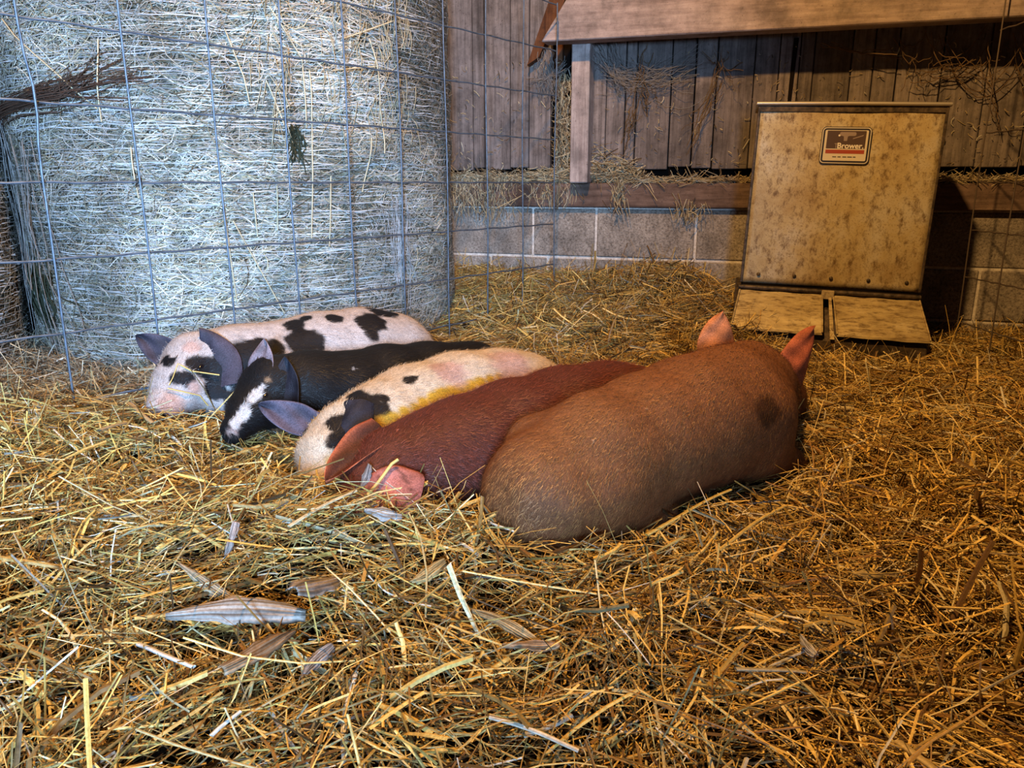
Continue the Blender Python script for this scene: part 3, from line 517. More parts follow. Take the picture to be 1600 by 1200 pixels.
gx = np.arange(-2.6, 2.31, 0.025); gy = np.arange(0.0, 4.2, 0.025)
X, Y = np.meshgrid(gx, gy, indexing='ij'); dw = wall_dist(X, Y)
Z = height(X.ravel(), Y.ravel()).reshape(X.shape) - 0.026
bv = np.stack([X, Y, Z], -1).reshape(-1, 3); idx = np.arange(X.size).reshape(X.shape)
bq = np.stack([idx[:-1, :-1], idx[1:, :-1], idx[1:, 1:], idx[:-1, 1:]], -1).reshape(-1, 4)
bq = bq[(wall_dist(bv[bq][:, :, 0], bv[bq][:, :, 1]) > -0.005).all(1)]

PAL = np.array([(0.64, 0.43, 0.115), (0.72, 0.53, 0.19), (0.76, 0.64, 0.36), (0.46, 0.27, 0.07), (0.27, 0.14, 0.035), (0.62, 0.58, 0.48), (0.13, 0.07, 0.025), (0.52, 0.42, 0.2)])
PW = np.array([0.29, 0.14, 0.07, 0.14, 0.14, 0.03, 0.14, 0.05]); PW /= PW.sum()
def stems(x, y, z, L, w, pitch, head, K, curl, fold=0.3, pal=None):
    n = len(x); t = np.linspace(-0.5, 0.5, K)[None, :]
    k = rng.normal(0, curl, n)[:, None]; ang = head[:, None] + k * t * 2
    dx = np.cos(ang); dy = np.sin(ang); st = L[:, None] / (K - 1)
    cx = np.cumsum(dx * st, 1); cy = np.cumsum(dy * st, 1); cx -= cx.mean(1, keepdims=True); cy -= cy.mean(1, keepdims=True)
    cz = np.sin(pitch)[:, None] * L[:, None] * t + rng.normal(0, 0.10, n)[:, None] * L[:, None] * (0.25 - t ** 2) * 2
    cp = np.cos(pitch)[:, None]
    c = np.stack([x[:, None] + cx * cp, y[:, None] + cy * cp, z[:, None] + cz], -1)
    rl = rng.normal(0, 0.7, n)[:, None]
    side = np.stack([-np.sin(ang) * np.cos(rl), np.cos(ang) * np.cos(rl), np.sin(rl) * np.ones_like(ang)], -1)
    col = PAL[rng.choice(len(PAL), n, p=PW)] if pal is None else pal
    col = col * (0.32 + 0.95 * rng.random((n, 1)))
    dist = np.min([np.hypot(x - bx, y - by) - br for bx, by, br in BALES], 0)
    gr = (0.65 * smoothstep(0.75, 0.15, dist) * smoothstep(-0.45, -0.75, x))[:, None]
    col = col * (1 - gr) + gr * col.mean(1, keepdims=True) * np.array([1.0, 0.97, 0.86])
    return c, side, col

def scatter(n, fine):
    yy = 0.42 + 3.15 * rng.power(1.55, n); xx = rng.uniform(-1, 1, n) * (0.74 * yy + 0.22)
    dw = wall_dist(xx, yy); ok = dw > 0.015
    for bx, by, br in BALES: ok &= np.hypot(xx - bx, yy - by) > br - 0.03
    xx, yy = xx[ok], yy[ok]; n = len(xx); q = np.stack([xx, yy, 0 * xx], -1)
    flow = noise3(q, 4, 3) * 2.2 + noise3(q, 11, 1) * 1.0
    head = np.where(rng.random(n) < 0.45, flow + rng.normal(0, 0.5, n), rng.uniform(0, 6.28, n))
    if fine: L = rng.gamma(3.0, 0.0155, n) + 0.010; w = rng.uniform(0.0009, 0.0021, n); K = 3; up = 0.05
    else:
        big = rng.random(n) < 0.13; L = rng.gamma(3.2, 0.022, n) + 0.025; w = np.where(big, rng.uniform(0.0035, 0.0075, n), rng.uniform(0.0016, 0.0032, n)); K = 4; up = 0.06
        L = np.where(big, np.minimum(L, 0.13), L)
    L = np.minimum(L, 0.24)
    pitch = rng.normal(0, 0.24, n); u = rng.random(n) < up + 0.10 * smoothstep(1.1, 0.3, dw[ok]); pitch = np.where(u, rng.uniform(0.35, 1.25, n) * rng.choice([-1, 1], n), pitch)
    z = height(xx, yy) + rng.uniform(-0.024, 0.018 if fine else 0.030, n) + np.abs(np.sin(pitch)) * L * 0.22
    c, s, col = stems(xx, yy, z, L, w, pitch, head, K, 0.5 if fine else 0.3)
    # keep stems out of the pigs
    dmin = np.min([in_pig(c[:, i]) for i in range(K)], 0)
    keep = dmin > 0.002
    # and out of the feeder trough
    v, f = ribbons(c[keep], s[keep], w[keep], 0.28)
    return v, f, np.repeat(col[keep], K * 3, 0)
v1, f1, c1 = scatter(125000, True); v2, f2, c2 = scatter(62000, False)
V = np.concatenate([bv, v1, v2]); Fq = np.concatenate([bq, f1 + len(bv), f2 + len(bv) + len(v1)])
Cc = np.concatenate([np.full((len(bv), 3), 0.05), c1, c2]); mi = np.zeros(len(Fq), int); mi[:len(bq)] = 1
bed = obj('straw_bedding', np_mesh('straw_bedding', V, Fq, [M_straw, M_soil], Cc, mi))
tag(bed, 'deep golden straw bedding spread over the whole pen floor', 'straw', kind='stuff')

# ------------------------------------------------------------------ round bales
def bale(cx, cy, R, label, th0, th1, nfib, seed):
    rg = np.random.default_rng(seed)
    root = empty('hay_bale', (cx, cy, 0)); tag(root, label, 'hay bale')
    th = np.linspace(th0, th1, 150); zz = np.linspace(0.02, 1.85, 90)
    T, Zz = np.meshgrid(th, zz, indexing='ij'); q = np.stack([T * 3, Zz * 3, 0 * T], -1).reshape(-1, 3)
    def rad(t, z):
        p = np.stack([t * 3, z * 3, 0 * t], -1); return R + 0.010 * noise3(p, 1.2, 1) + 0.006 * noise3(p * np.array([0.3, 1, 1]), 8, 2) - 0.03 * smoothstep(1.6, 1.85, z)
    r = rad(T.ravel(), Zz.ravel()) - 0.010
    v = np.stack([r * np.cos(T.ravel()), r * np.sin(T.ravel()), Zz.ravel()], -1); i_ = np.arange(T.size).reshape(T.shape)
    fq = np.stack([i_[:-1, :-1], i_[1:, :-1], i_[1:, 1:], i_[:-1, 1:]], -1).reshape(-1, 4)
    # close top and back
    top = np.array([[0, 0, 1.8], [0, 0, 0.02]]); v = np.concatenate([v, top]); nt_ = len(v) - 2
    tri = [(i_[k, -1], i_[k + 1, -1], nt_, nt_) for k in range(len(th) - 1)]
    me = bpy.data.meshes.new('core')
    me.from_pydata(v.tolist(), [], fq.tolist() + [t[:3] for t in tri]); me.materials.append(M_bale_core); me.update()
    obj('core', me, root)
    t = rg.uniform(th0, th1, nfib); z = rg.uniform(0.08, 1.82, nfib)
    L = rg.gamma(3, 0.02, nfib) + 0.02; w = rg.uniform(0.0012, 0.0032, nfib); tilt = rg.normal(0, 0.42, nfib); st = rg.random(nfib) < 0.1; tilt = np.where(st, rg.uniform(0.8, 1.57, nfib), tilt)
    K = 4; s = np.linspace(-0.5, 0.5, K)[None]; kk = rg.normal(0, 0.6, nfib)[:, None]; a = tilt[:, None] + kk * s
    tt = t[:, None] + np.cos(a) * s * L[:, None] / R; z2 = z[:, None] + np.sin(a) * s * L[:, None]
    rr_ = rad(tt.ravel(), z2.ravel()).reshape(tt.shape) + rg.uniform(-0.008, 0.006, nfib)[:, None] + 0.01 * (0.25 - s ** 2) * rg.normal(0, 1, nfib)[:, None]
    c = np.stack([rr_ * np.cos(tt), rr_ * np.sin(tt), z2], -1)
    tan = np.stack([-np.sin(tt), np.cos(tt), 0 * tt], -1); side = -np.sin(a)[..., None] * tan + np.cos(a)[..., None] * np.array([0, 0, 1.0])
    v, f = ribbons(c, side, w, 0.25)
    pal = np.array([(0.50, 0.46, 0.37), (0.62, 0.58, 0.48), (0.36, 0.32, 0.22), (0.45, 0.40, 0.26), (0.20, 0.16, 0.10), (0.70, 0.67, 0.6)])
    # broad darker and paler drifts of hay
    pp = np.stack([t * 2, z * 2, 0 * t], -1); ton = 0.72 + 0.34 * noise3(pp, 2.2, 2) + 0.25 * noise3(pp, 7, 0) + 0.15 * noise3(pp, 19, 1)
    col = pal[rg.choice(6, nfib, p=[0.26, 0.22, 0.17, 0.14, 0.08, 0.13])] * (rg.uniform(0.4, 1.3, nfib) * ton.clip(0.4, 1.3))[:, None]
    tag(obj('hay_fibres', np_mesh('hay_fibres', v, f, [M_hay], np.repeat(col, K * 3, 0)), root), kind='stuff')
    # net wrap: rings of flat strand plus zigzag ties
    rings = np.arange(0.1, 1.82, 0.0125); nr = len(rings); K = 140
    tt = np.tile(np.linspace(th0, th1, K)[None], (nr, 1)); ph = rg.uniform(0, 6, (nr, 1)); wave = rings[:, None] + 0.0028 * np.sin(tt * 9 + ph) + 0.002 * np.sin(tt * 31 + ph * 2) + rg.normal(0, 0.003, (nr, 1))
    rr_ = rad(tt.ravel(), wave.ravel()).reshape(tt.shape) + 0.0045 + rg.normal(0, 0.0022, tt.shape)
    c = np.stack([rr_ * np.cos(tt), rr_ * np.sin(tt), wave], -1); side = np.tile(np.array([0, 0, 1.0]), (nr, K, 1))
    v, f = ribbons(c, side, rg.uniform(0.0012, 0.0034, nr), 0.2)
    nz_ = 260; tz = rg.uniform(th0, th1, nz_); zz0 = rg.uniform(0.1, 1.5, nz_); K2 = 9
    s2 = np.arange(K2)[None]; t2 = tz[:, None] + 0.028 * (s2 % 2) + rg.normal(0, 0.004, (nz_, K2)); z3 = (zz0[:, None] + s2 * 0.0375).clip(0, 1.83)
    r3 = rad(t2.ravel(), z3.ravel()).reshape(t2.shape) + 0.006
    c3 = np.stack([r3 * np.cos(t2), r3 * np.sin(t2), z3], -1); side3 = np.stack([-np.sin(t2), np.cos(t2), 0 * t2], -1)
    v3, f3 = ribbons(c3, side3, np.full(nz_, 0.0012), 0.2)
    tag(obj('net_wrap', np_mesh('net_wrap', np.concatenate([v, v3]), np.concatenate([f, f3 + len(v)]), [M_net]), root), kind='stuff')
    def on(points, lift=0.012):
        out = []
        pts = [(math.radians(a_), z_) for a_, z_ in points]
        for (a0, z0), (a1, z1) in zip(pts, pts[1:]):
            for k in range(5): u = k / 5; out.append((a0 + (a1 - a0) * u, z0 + (z1 - z0) * u))
        out.append(pts[-1]); A = np.array(out)
        rr = rad(A[:, 0], A[:, 1]) + lift + 0.004 * np.sin(np.arange(len(A)) * 0.9)
        return np.stack([rr * np.cos(A[:, 0]), rr * np.sin(A[:, 0]), A[:, 1]], -1)
    return root, on

M_bale_core, nt, b = new_mat('bale_core', 0.9, 0.1)
f = noise(nt, coords(nt, (1, 1, 2.5)), 60, 6, 0.75); nt.links.new(ramp(nt, f, [(0.35, (0.03, 0.026, 0.02)), (0.55, (0.15, 0.135, 0.10)), (0.75, (0.36, 0.33, 0.27))]), b.inputs[0]); bump(nt, b, f, 0.9, 0.015)
M_net, nt, b = new_mat('net_wrap_plastic', 0.4, 0.4); b.inputs[0].default_value = (0.66, 0.68, 0.70, 1)
f = noise(nt, coords(nt, (1, 1, 3)), 9, 4, 0.6); nt.links.new(ramp(nt, f, [(0.35, (0.20, 0.20, 0.195)), (0.6, (0.54, 0.56, 0.58))]), b.inputs[0])

hb, on = bale(*BALES[0], 'tall round hay bale in pale net wrap behind the wire panel', -math.pi, math.radians(75), 60000, 11)
bale(*BALES[1], 'second round bale past the leftmost edge of the net wrapped one', math.radians(-150), math.radians(60), 9000, 12)
STK = [[(-77.7, .675), (-76.7, .368)], [(-75.9, .598), (-71.2, .459), (-66.6, .323)], [(-57.4, 1.014), (-57.6, .858), (-59.6, .544)], [(-74.2, 1.108), (-71.2, .987), (-70.5, .921)],
       [(-66.8, .981), (-65.1, .923), (-63.7, .864)], [(-71.3, .678), (-71.1, .552)], [(-54.2, .723), (-55.5, .517)], [(-100.4, 1.081), (-102.1, .868)], [(-65, 1.171), (-58.7, 1.046), (-59, .857)],
       [(-66.3, .696), (-66.7, .569)], [(-42.1, 1.119), (-39.9, .96), (-39.9, .792)], [(-43.3, .837), (-45.9, .676)], [(-95.9, .8), (-95.8, .661)], [(-127.8, 1.155), (-102.5, .902)], [(-49.2, 1.109), (-33.5, 1.188)], [(-52.1, 1.019), (-40.9, 1.043)]]
M_stalk = flat('dry_stalk', (0.50, 0.43, 0.28), 0.6, 0.3)
for l in STK: tubes('stalk', [on(l)], 0.0022, M_stalk, hb, 5)
M_dark_hole = flat('dark_hole_hay', (0.035, 0.04, 0.025), 0.9, 0.1); M_brown_net = flat('brown_netting', (0.085, 0.05, 0.035), 0.85, 0.1)  # near-black hay fibres for the two dark holes in the bale
ln = []
for k in range(75):
    a0 = -61.5 + random.gauss(0, 0.55) + random.choice((-0.5, 0, 0.7)); z0 = random.uniform(0.78, 0.87); ln.append(on([(a0, z0), (a0 + random.gauss(0, 0.9), z0 - random.uniform(0.015, 0.05))], random.uniform(0.004, 0.014)))
tag(tubes('dark_hole_tuft', ln, 0.0015, M_dark_hole, hb, 4), kind='stuff')
ln = []
for k in range(70):
    j = random.gauss(0, 0.014); ln.append(on([(-146 + random.uniform(-3, 9), 0.905 + j), (-128, 0.925 + j), (-114.5 + random.gauss(0, 4), 0.938 + j * 1.3), (-98 + random.uniform(-16, 9), 0.98 + random.gauss(0, 0.028))], random.uniform(0.004, 0.022)))
tag(tubes('torn_net_fold', ln, 0.0011, M_brown_net, hb, 4), kind='stuff')
ln = []
for k in range(34):
    a0 = -36 + random.gauss(0, 2.2); z0 = random.uniform(0.55, 0.68); ln.append(on([(a0, z0), (a0 + random.gauss(0, 1.2), z0 - 0.14), (a0 + random.gauss(0, 1.8), z0 - random.uniform(0.2, 0.3))], random.uniform(0.006, 0.018)))
tag(tubes('loose_net_strands', ln, 0.0009, M_net, hb, 3), kind='stuff')
ln = []
for k in range(18):
    a0 = random.uniform(-150, -122); z0 = random.uniform(0.8, 0.92); ln.append(on([(a0, z0), (a0 + random.gauss(0, 4), z0 - 0.25), (a0 + random.gauss(0, 6), z0 - random.uniform(0.45, 0.7))], random.uniform(0.01, 0.03)))
tag(tubes('loose_net_strands', ln, 0.0013, M_web, hb, 3), kind='stuff')
ln = []  # dark fibres painting the shade of a hollow low on the left
for k in range(130):
    a0 = -134 + random.gauss(0, 5); z0 = 0.40 + random.gauss(0, 0.04); ln.append(on([(a0, z0), (a0 + random.gauss(0, 3), z0 - random.uniform(0.03, 0.10))], random.uniform(0.003, 0.014)))
tag(tubes('dark_hole_tuft', ln, 0.0022, M_dark_hole, hb, 4), kind='stuff')
ln = []
for k in range(170):   # hay hanging from the upper part of the bale in clumps
    a0 = random.choice([-66, -64, -52, -44, -40, -34, -31]) + random.gauss(0, 2.0); z0 = random.uniform(0.85, 1.35)
    ln.append(on([(a0, z0), (a0 + random.gauss(0, 1.5), z0 - random.uniform(0.03, 0.10))], random.uniform(0.006, 0.02)))
tag(tubes('hanging_hay', ln, 0.0013, M_stalk, hb, 3), kind='stuff')

# ------------------------------------------------------------------ wire panels
def wire_panel(label, base, pts_h, posts, z_rows, mat, r, ties=()):
    root = empty('wire_panel', base); tag(root, label, 'wire fence')
    B = np.array(base)
    for z in z_rows:
        p = np.array(pts_h, float); K = len(p); jig = np.array([0.0015 * math.sin(i * 1.7 + z * 9) for i in range(K)])
        tubes('horizontal_wire', [np.column_stack([p[:, 0], p[:, 1], z + jig]) - B], r, mat, root, 8)
    for i, (x, y) in enumerate(posts):
        zz = np.linspace(z_rows[0] - 0.02, z_rows[-1] + 0.004, 24); wob = 0.002 * np.sin(zz * 7 + i)
        if i in ties: wob = wob + 0.012 * np.exp(-((zz - 0.87) / 0.07) ** 2)
        nx, ny = posts[min(i + 1, len(posts) - 1)][1] - posts[max(i - 1, 0)][1], -(posts[min(i + 1, len(posts) - 1)][0] - posts[max(i - 1, 0)][0])
        nl = math.hypot(nx, ny) / (2 * r * 0.98); sgn = 1
        tubes('vertical_wire', [np.column_stack([x + wob + nx / nl * 0.5 * sgn * 2, np.full(24, y) + ny / nl * 0.5 * sgn * 2, zz]) - B], r, mat, root, 8)
    return root
I = np.arange(-3, 10)
posts = [(1.66 * (-0.593 + 0.0768 * i), 1.66 * (1 + 0.0975 * i)) for i in I]
ext = [(1.66 * (-0.593 + 0.0768 * i), 1.66 * (1 + 0.0975 * i)) for i in np.linspace(-3.2, 9.03, 60)]
rows = [0.705 + 0.16 * k for k in range(-4, 5)]
wp = wire_panel('tall blue grey wire panel standing in front of the hay bale', (-0.984, 1.66, 0.06), ext, posts, rows, M_wire, 0.0027, ties=(3,))
tie_c = np.array([posts[4][0], posts[4][1], 0.705]) - np.array([-0.984, 1.66, 0.06])
tt = np.linspace(0, 5 * 2 * math.pi, 60)
tubes('wire_tie', [tie_c + np.column_stack([0.007 * np.cos(tt), 0.006 * np.sin(tt), 0.008 * np.sin(tt * 0.37) + 0.004 * np.cos(tt)])], 0.0012, M_dark_steel, wp, 5)
posts2 = [(1.59, 2.70 - 0.203 * i) for i in range(0, 4)]
wire_panel('dull wire panel at the far right beyond the metal feeder', (1.59, 2.7, 0.06), [(1.59, 2.71 - 0.02 * k) for k in range(0, 34)], posts2, rows, M_wire_old, 0.0024)

# ------------------------------------------------------------------ metal hog feeder
FA = math.radians(16)
fd = empty('hog_feeder', (1.06, 2.593, 0.10), (math.radians(-3.2), math.radians(1.7), -FA))
tag(fd, 'dented galvanised hog feeder with two hinged lids and a label', 'feeder')
W2 = 0.28
bm = bmesh.new()   # hopper body: tapered in depth
bm_prism(bm, [(-W2, 0.006, 0.26), (-W2, 0.006, 0.845), (-W2, 0.17, 0.845), (-W2, 0.30, 0.26)], (2 * W2, 0, 0)); bmesh.ops.bevel(bm, geom=bm.edges[:], offset=0.003, segments=1, affect='EDGES')
bm_obj('hopper', bm, M_feeder, fd)
nx, nz = 30, 30   # front sheet, slightly oil-canned, with folded side flanges
gx_, gz_ = np.meshgrid(np.linspace(-W2 - 0.003, W2 + 0.003, nx), np.linspace(0.262, 0.842, nz), indexing='ij')
gyy = -0.002 - 0.004 * np.sin(gx_ * 6 + 0.5) * np.sin((gz_ - 0.26) * 5.4) - 0.0015 * np.sin(gx_ * 21 + gz_ * 13)
pv = np.stack([gx_, gyy, gz_], -1).reshape(-1, 3); ii = np.arange(nx * nz).reshape(nx, nz)
pq = np.stack([ii[:-1, :-1], ii[1:, :-1], ii[1:, 1:], ii[:-1, 1:]], -1).reshape(-1, 4)
pm = np_mesh('front_panel', pv, pq, [M_feeder], smooth=True); po = obj('front_panel', pm, fd)
sm = po.modifiers.new('thickness', 'SOLIDIFY'); sm.thickness = 0.003; sm.offset = -1
for s in (-1, 1):
    bm = bmesh.new(); bm_box(bm, (s * W2 - 0.004 + (0.003 * s), -0.007, 0.262), (s * W2 + 0.004 + (0.003 * s), 0.02, 0.845), 0.0015); bm_obj('side_flange', bm, M_dark_steel, fd)
tubes('top_rim', [[(-W2 - 0.012, -0.008, 0.851), (0, -0.010, 0.852), (W2 + 0.012, -0.008, 0.851)]], 0.0065, M_rim, fd, 8)
bm = bmesh.new(); bm_box(bm, (-W2 - 0.004, -0.0065, 0.826), (W2 + 0.004, 0.0, 0.846), 0.001); bm_obj('rim_band', bm, M_dark_steel, fd)
bm = bmesh.new(); bm_box(bm, (-W2 - 0.014, -0.010, 0.846), (W2 + 0.014, 0.185, 0.853), 0.002); bm_obj('hopper_lid', bm, M_feeder, fd)
for k in range(5):
    x = -0.228 + k * 0.117
    bm = bmesh.new(); bmesh.ops.create_uvsphere(bm, u_segments=10, v_segments=6, radius=0.0065)
    for v in bm.verts: v.co = Vector((x + v.co.x, -0.005 + v.co.y * 0.6, 0.292 + v.co.z))
    bm_obj('bolt', bm, M_dark_steel, fd, True)
tubes('hinge_rod', [[(-W2 - 0.010, -0.016, 0.246), (0, -0.018, 0.246), (W2 + 0.006, -0.016, 0.246)]], 0.0085, M_dark_steel, fd, 8)
bm = bmesh.new(); bm_box(bm, (-W2, 0.0, 0.20), (W2, 0.2, 0.262)); bm_obj('throat', bm, M_black, fd)
# sloping lids over the trough
def lid(x0t, x1t, x0b, x1b):
    bm = bmesh.new(); n = 8; top, bot = [], []
    T = np.array([-0.022, 0.236]); Bt = np.array([-0.118, 0.118]); V = []
    for j in range(7):
        u = j / 6; y, z = T + (Bt - T) * u; bow = -0.006 * math.sin(u * math.pi)
        V.append([((x0t + (x0b - x0t) * u) + ((x1t + (x1b - x1t) * u) - (x0t + (x0b - x0t) * u)) * i / n, y + bow, z + bow * 0.3 + 0.0012 * math.sin(i * 1.9 + j)) for i in range(n + 1)])
    V.append([(p[0], p[1] - 0.002, p[2] - 0.007) for p in V[-1]])
    V = np.array(V); idx = np.arange((n + 1) * 8).reshape(8, n + 1)
    q = np.stack([idx[:-1, :-1], idx[1:, :-1], idx[1:, 1:], idx[:-1, 1:]], -1).reshape(-1, 4)
    o = obj('feed_lid', np_mesh('feed_lid', V.reshape(-1, 3), q, [M_lid]), fd); md = o.modifiers.new('thickness', 'SOLIDIFY'); md.thickness = 0.003
    # rolled side edges
    for i in (0, -1):
        e = tubes('edge_roll', [V[:7, i] + np.array([0, -0.002, 0.001])], 0.0032, M_lid, o, 6)
lid(-0.285, -0.017, -0.303, -0.012); lid(0.018, 0.283, 0.034, 0.312)
bm = bmesh.new(); bm_prism(bm, [(0.012, -0.03, 0.232), (0.028, -0.118, 0.10), (0.014, -0.118, 0.10), (0.003, -0.03, 0.232)], (0, 0.006, 0.004)); bm_obj('lid_divider', bm, M_lid, fd)
bm = bmesh.new(); bm_box(bm, (-0.02, -0.032, 0.222), (0.02, -0.018, 0.252), 0.002); bm_obj('hinge_bracket', bm, M_feeder, fd)
bm = bmesh.new(); bm_prism(bm, [(-0.30, -0.105, -0.03), (-0.30, -0.105, 0.095), (-0.30, -0.02, 0.19), (-0.30, 0.30, 0.26), (-0.30, 0.30, -0.03)], (0.61, 0, 0)); bmesh.ops.bevel(bm, geom=bm.edges[:], offset=0.004, segments=1, affect='EDGES')
bm_obj('trough', bm, M_dark_steel, fd)
# maker's label
def rrect(w, h, r, n=5):
    o = []
    for cx, cz, a0 in ((w / 2 - r, h / 2 - r, 0), (-w / 2 + r, h / 2 - r, 90), (-w / 2 + r, -h / 2 + r, 180), (w / 2 - r, -h / 2 + r, 270)):
        for k in range(n + 1): a = math.radians(a0 + 90 * k / n); o.append((cx + r * math.cos(a), cz + r * math.sin(a)))
    return o
LX, LZ = -0.003, 0.722
lab = None
def plate(name, pts, depth, mat, parent):
    bm = bmesh.new(); bm_prism(bm, [(LX + x, -depth, LZ + z) for x, z in pts], (0, 0.0012, 0)); return bm_obj(name, bm, mat, parent)
lab = plate('label_plate', rrect(0.152, 0.117, 0.014), 0.0090, M_ink_dark, fd)
plate('white_line', rrect(0.1475, 0.1125, 0.012), 0.0094, M_paper, lab)
plate('navy_line', rrect(0.142, 0.107, 0.010), 0.0098, M_ink_dark, lab)
plate('white_field', rrect(0.131, 0.096, 0.004), 0.0102, M_paper, lab)
plate('photo_field', [(x, z + 0.018) for x, z in rrect(0.118, 0.056, 0.002)], 0.0106, M_brownph, lab)
plate('red_band', [(x, z - 0.0195) for x, z in rrect(0.118, 0.012, 0.0005)], 0.0106, M_red, lab)
plate('silo_mark', [(x - 0.002, z + 0.026) for x, z in [(-0.005, -0.012), (0.005, -0.012), (0.006, 0.002), (0.011, 0.004), (0.009, 0.009), (-0.009, 0.009), (-0.011, 0.004), (-0.006, 0.002)]], 0.0110, M_mid, lab)
plate('cloud_mark', [(x + 0.004, z + 0.036) for x, z in rrect(0.05, 0.012, 0.005)], 0.0108, M_mid, lab)
plate('roof_mark', [(0.02, 0.020), (0.05, 0.030), (0.052, 0.034), (0.02, 0.023)], 0.0110, M_mid, lab)
plate('spark_mark', [(x - 0.022, z + 0.031) for x, z in rrect(0.006, 0.006, 0.0025)], 0.0110, M_text, lab)
for k, (x, w) in enumerate(((-0.030, 0.012), (-0.015, 0.010), (0.001, 0.012), (0.017, 0.014), (0.031, 0.008))):
    plate('fine_print', [(x + a, -0.036 + z) for a, z in rrect(w, 0.0028, 0.0006)], 0.0106, M_ink_dark, lab)
def lettering(txt, size, x, z, mat, name):
    cu = bpy.data.curves.new(name, 'FONT'); cu.body = txt; cu.size = size; cu.align_x = 'CENTER'; cu.extrude = 0.0004; cu.offset = size * 0.018
    t = bpy.data.objects.new(name, cu); COL.objects.link(t); bpy.context.view_layer.update()
    me = bpy.data.meshes.new_from_object(t.evaluated_get(bpy.context.evaluated_depsgraph_get())); bpy.data.objects.remove(t)
    for v in me.vertices: c_ = v.co.copy(); v.co = (LX + x + c_.x, -0.0110 - c_.z, LZ + z + c_.y)
    me.materials.clear(); me.materials.append(mat); o = obj(name, me, lab); return o
lettering('Brower.', 0.0245, 0.015, -0.009, M_text, 'lettering')
plate('lettering_tick', [(-0.030, -0.009), (-0.0275, -0.009), (-0.0275, 0.004), (-0.024, 0.004), (-0.024, 0.0065), (-0.0335, 0.0065), (-0.0335, 0.004), (-0.030, 0.004)], 0.0112, M_mid, lab)

# ------------------------------------------------------------------ hay on the ledge, cobwebs, dead stems
def wall_clump(name, label, n, s_fn, z_fn, off_fn, L_fn, tilt_fn, cat, seed, pal_w=None):
    rg = np.random.default_rng(seed)
    s = s_fn(rg, n); z = z_fn(rg, n, s); off = off_fn(rg, n); L = L_fn(rg, n); a = tilt_fn(rg, n); dep = rg.normal(0, 0.3, n)
    K = 4; t = np.linspace(-0.5, 0.5, K)[None]; aa = a[:, None] + rg.normal(0, 0.5, n)[:, None] * t
    ss = s[:, None] + np.cos(aa) * t * L[:, None]; z2 = z[:, None] + np.sin(aa) * t * L[:, None]; o2 = (off[:, None] + dep[:, None] * t * L[:, None]).clip(0.008, 0.3)
    c = np.stack([WALL_P[0] + ss * WU[0] - o2 * WN[0], WALL_P[1] + ss * WU[1] - o2 * WN[1], z2], -1)
    side = np.stack([-np.sin(aa) * WU[0], -np.sin(aa) * WU[1], np.cos(aa)], -1)
    v, f = ribbons(c, side, rg.uniform(0.0012, 0.0034, n), 0.3)
    col = PAL[rg.choice(8, n, p=PW)] * rg.uniform(0.45, 0.9, (n, 1)); col = col * 0.45 + 0.55 * col.mean(1, keepdims=True) * np.array([1.05, 1.0, 0.85])
    o = obj(name, np_mesh(name, v, f, [M_straw], np.repeat(col, K * 3, 0))); return tag(o, label, cat, kind='stuff')
wall_clump('ledge_hay', 'straw littered along the sill between block wall and boards', 2600, lambda r, n: np.where(r.random(n) < 0.62, r.uniform(-0.95, -0.02, n), r.uniform(-0.05, 1.9, n)),
           lambda r, n, s: 0.708 + np.abs(r.normal(0, 1, n)) * np.where(s < -0.05, 0.018 + 0.030 * np.exp(-((s + 0.17) / 0.16) ** 2), 0.008),
           lambda r, n: r.uniform(-0.02, 0.045, n), lambda r, n: r.gamma(3, 0.018, n) + 0.015, lambda r, n: r.normal(0, 0.45, n) + np.pi * r.integers(0, 2, n), 'straw', 21)
for sc, zt, ln_, nn_, sp, lb in ((-0.66, 0.71, 0.15, 170, 0.055, 'straw clump hanging down the blocks behind the wire panel end'), (-0.83, 0.70, 0.12, 160, 0.05, 'straw clump hanging off the ledge beside the bale'),
                            (-0.115, 0.70, 0.10, 60, 0.02, 'brown straw tuft hanging over the middle block joint'), (0.17, 0.61, 0.04, 40, 0.03, 'small straw tuft stuck on the joint left of the feeder'), (-0.40, 0.68, 0.06, 70, 0.06, 'straw fringe drooping below the pale stud')):
    wall_clump('hanging_straw', lb, nn_, lambda r, n: r.normal(sc, sp, n), lambda r, n, s: zt - r.random(n) ** 1.4 * ln_, lambda r, n: r.uniform(0.036, 0.06, n),
               lambda r, n: r.gamma(3, 0.014, n) + 0.02, lambda r, n: r.normal(1.57, 0.4, n), 'straw', int(abs(sc) * 1000))
wall_clump('cavity_straw', 'straw stuffed in the dark gap left of the pale stud', 420, lambda r, n: r.uniform(-0.40, -0.335, n), lambda r, n, s: r.uniform(0.71, 1.12, n) ** 1.0, lambda r, n: r.uniform(-0.02, 0.03, n),
           lambda r, n: r.gamma(3, 0.012, n) + 0.012, lambda r, n: r.normal(1.57, 0.7, n), 'straw', 33)

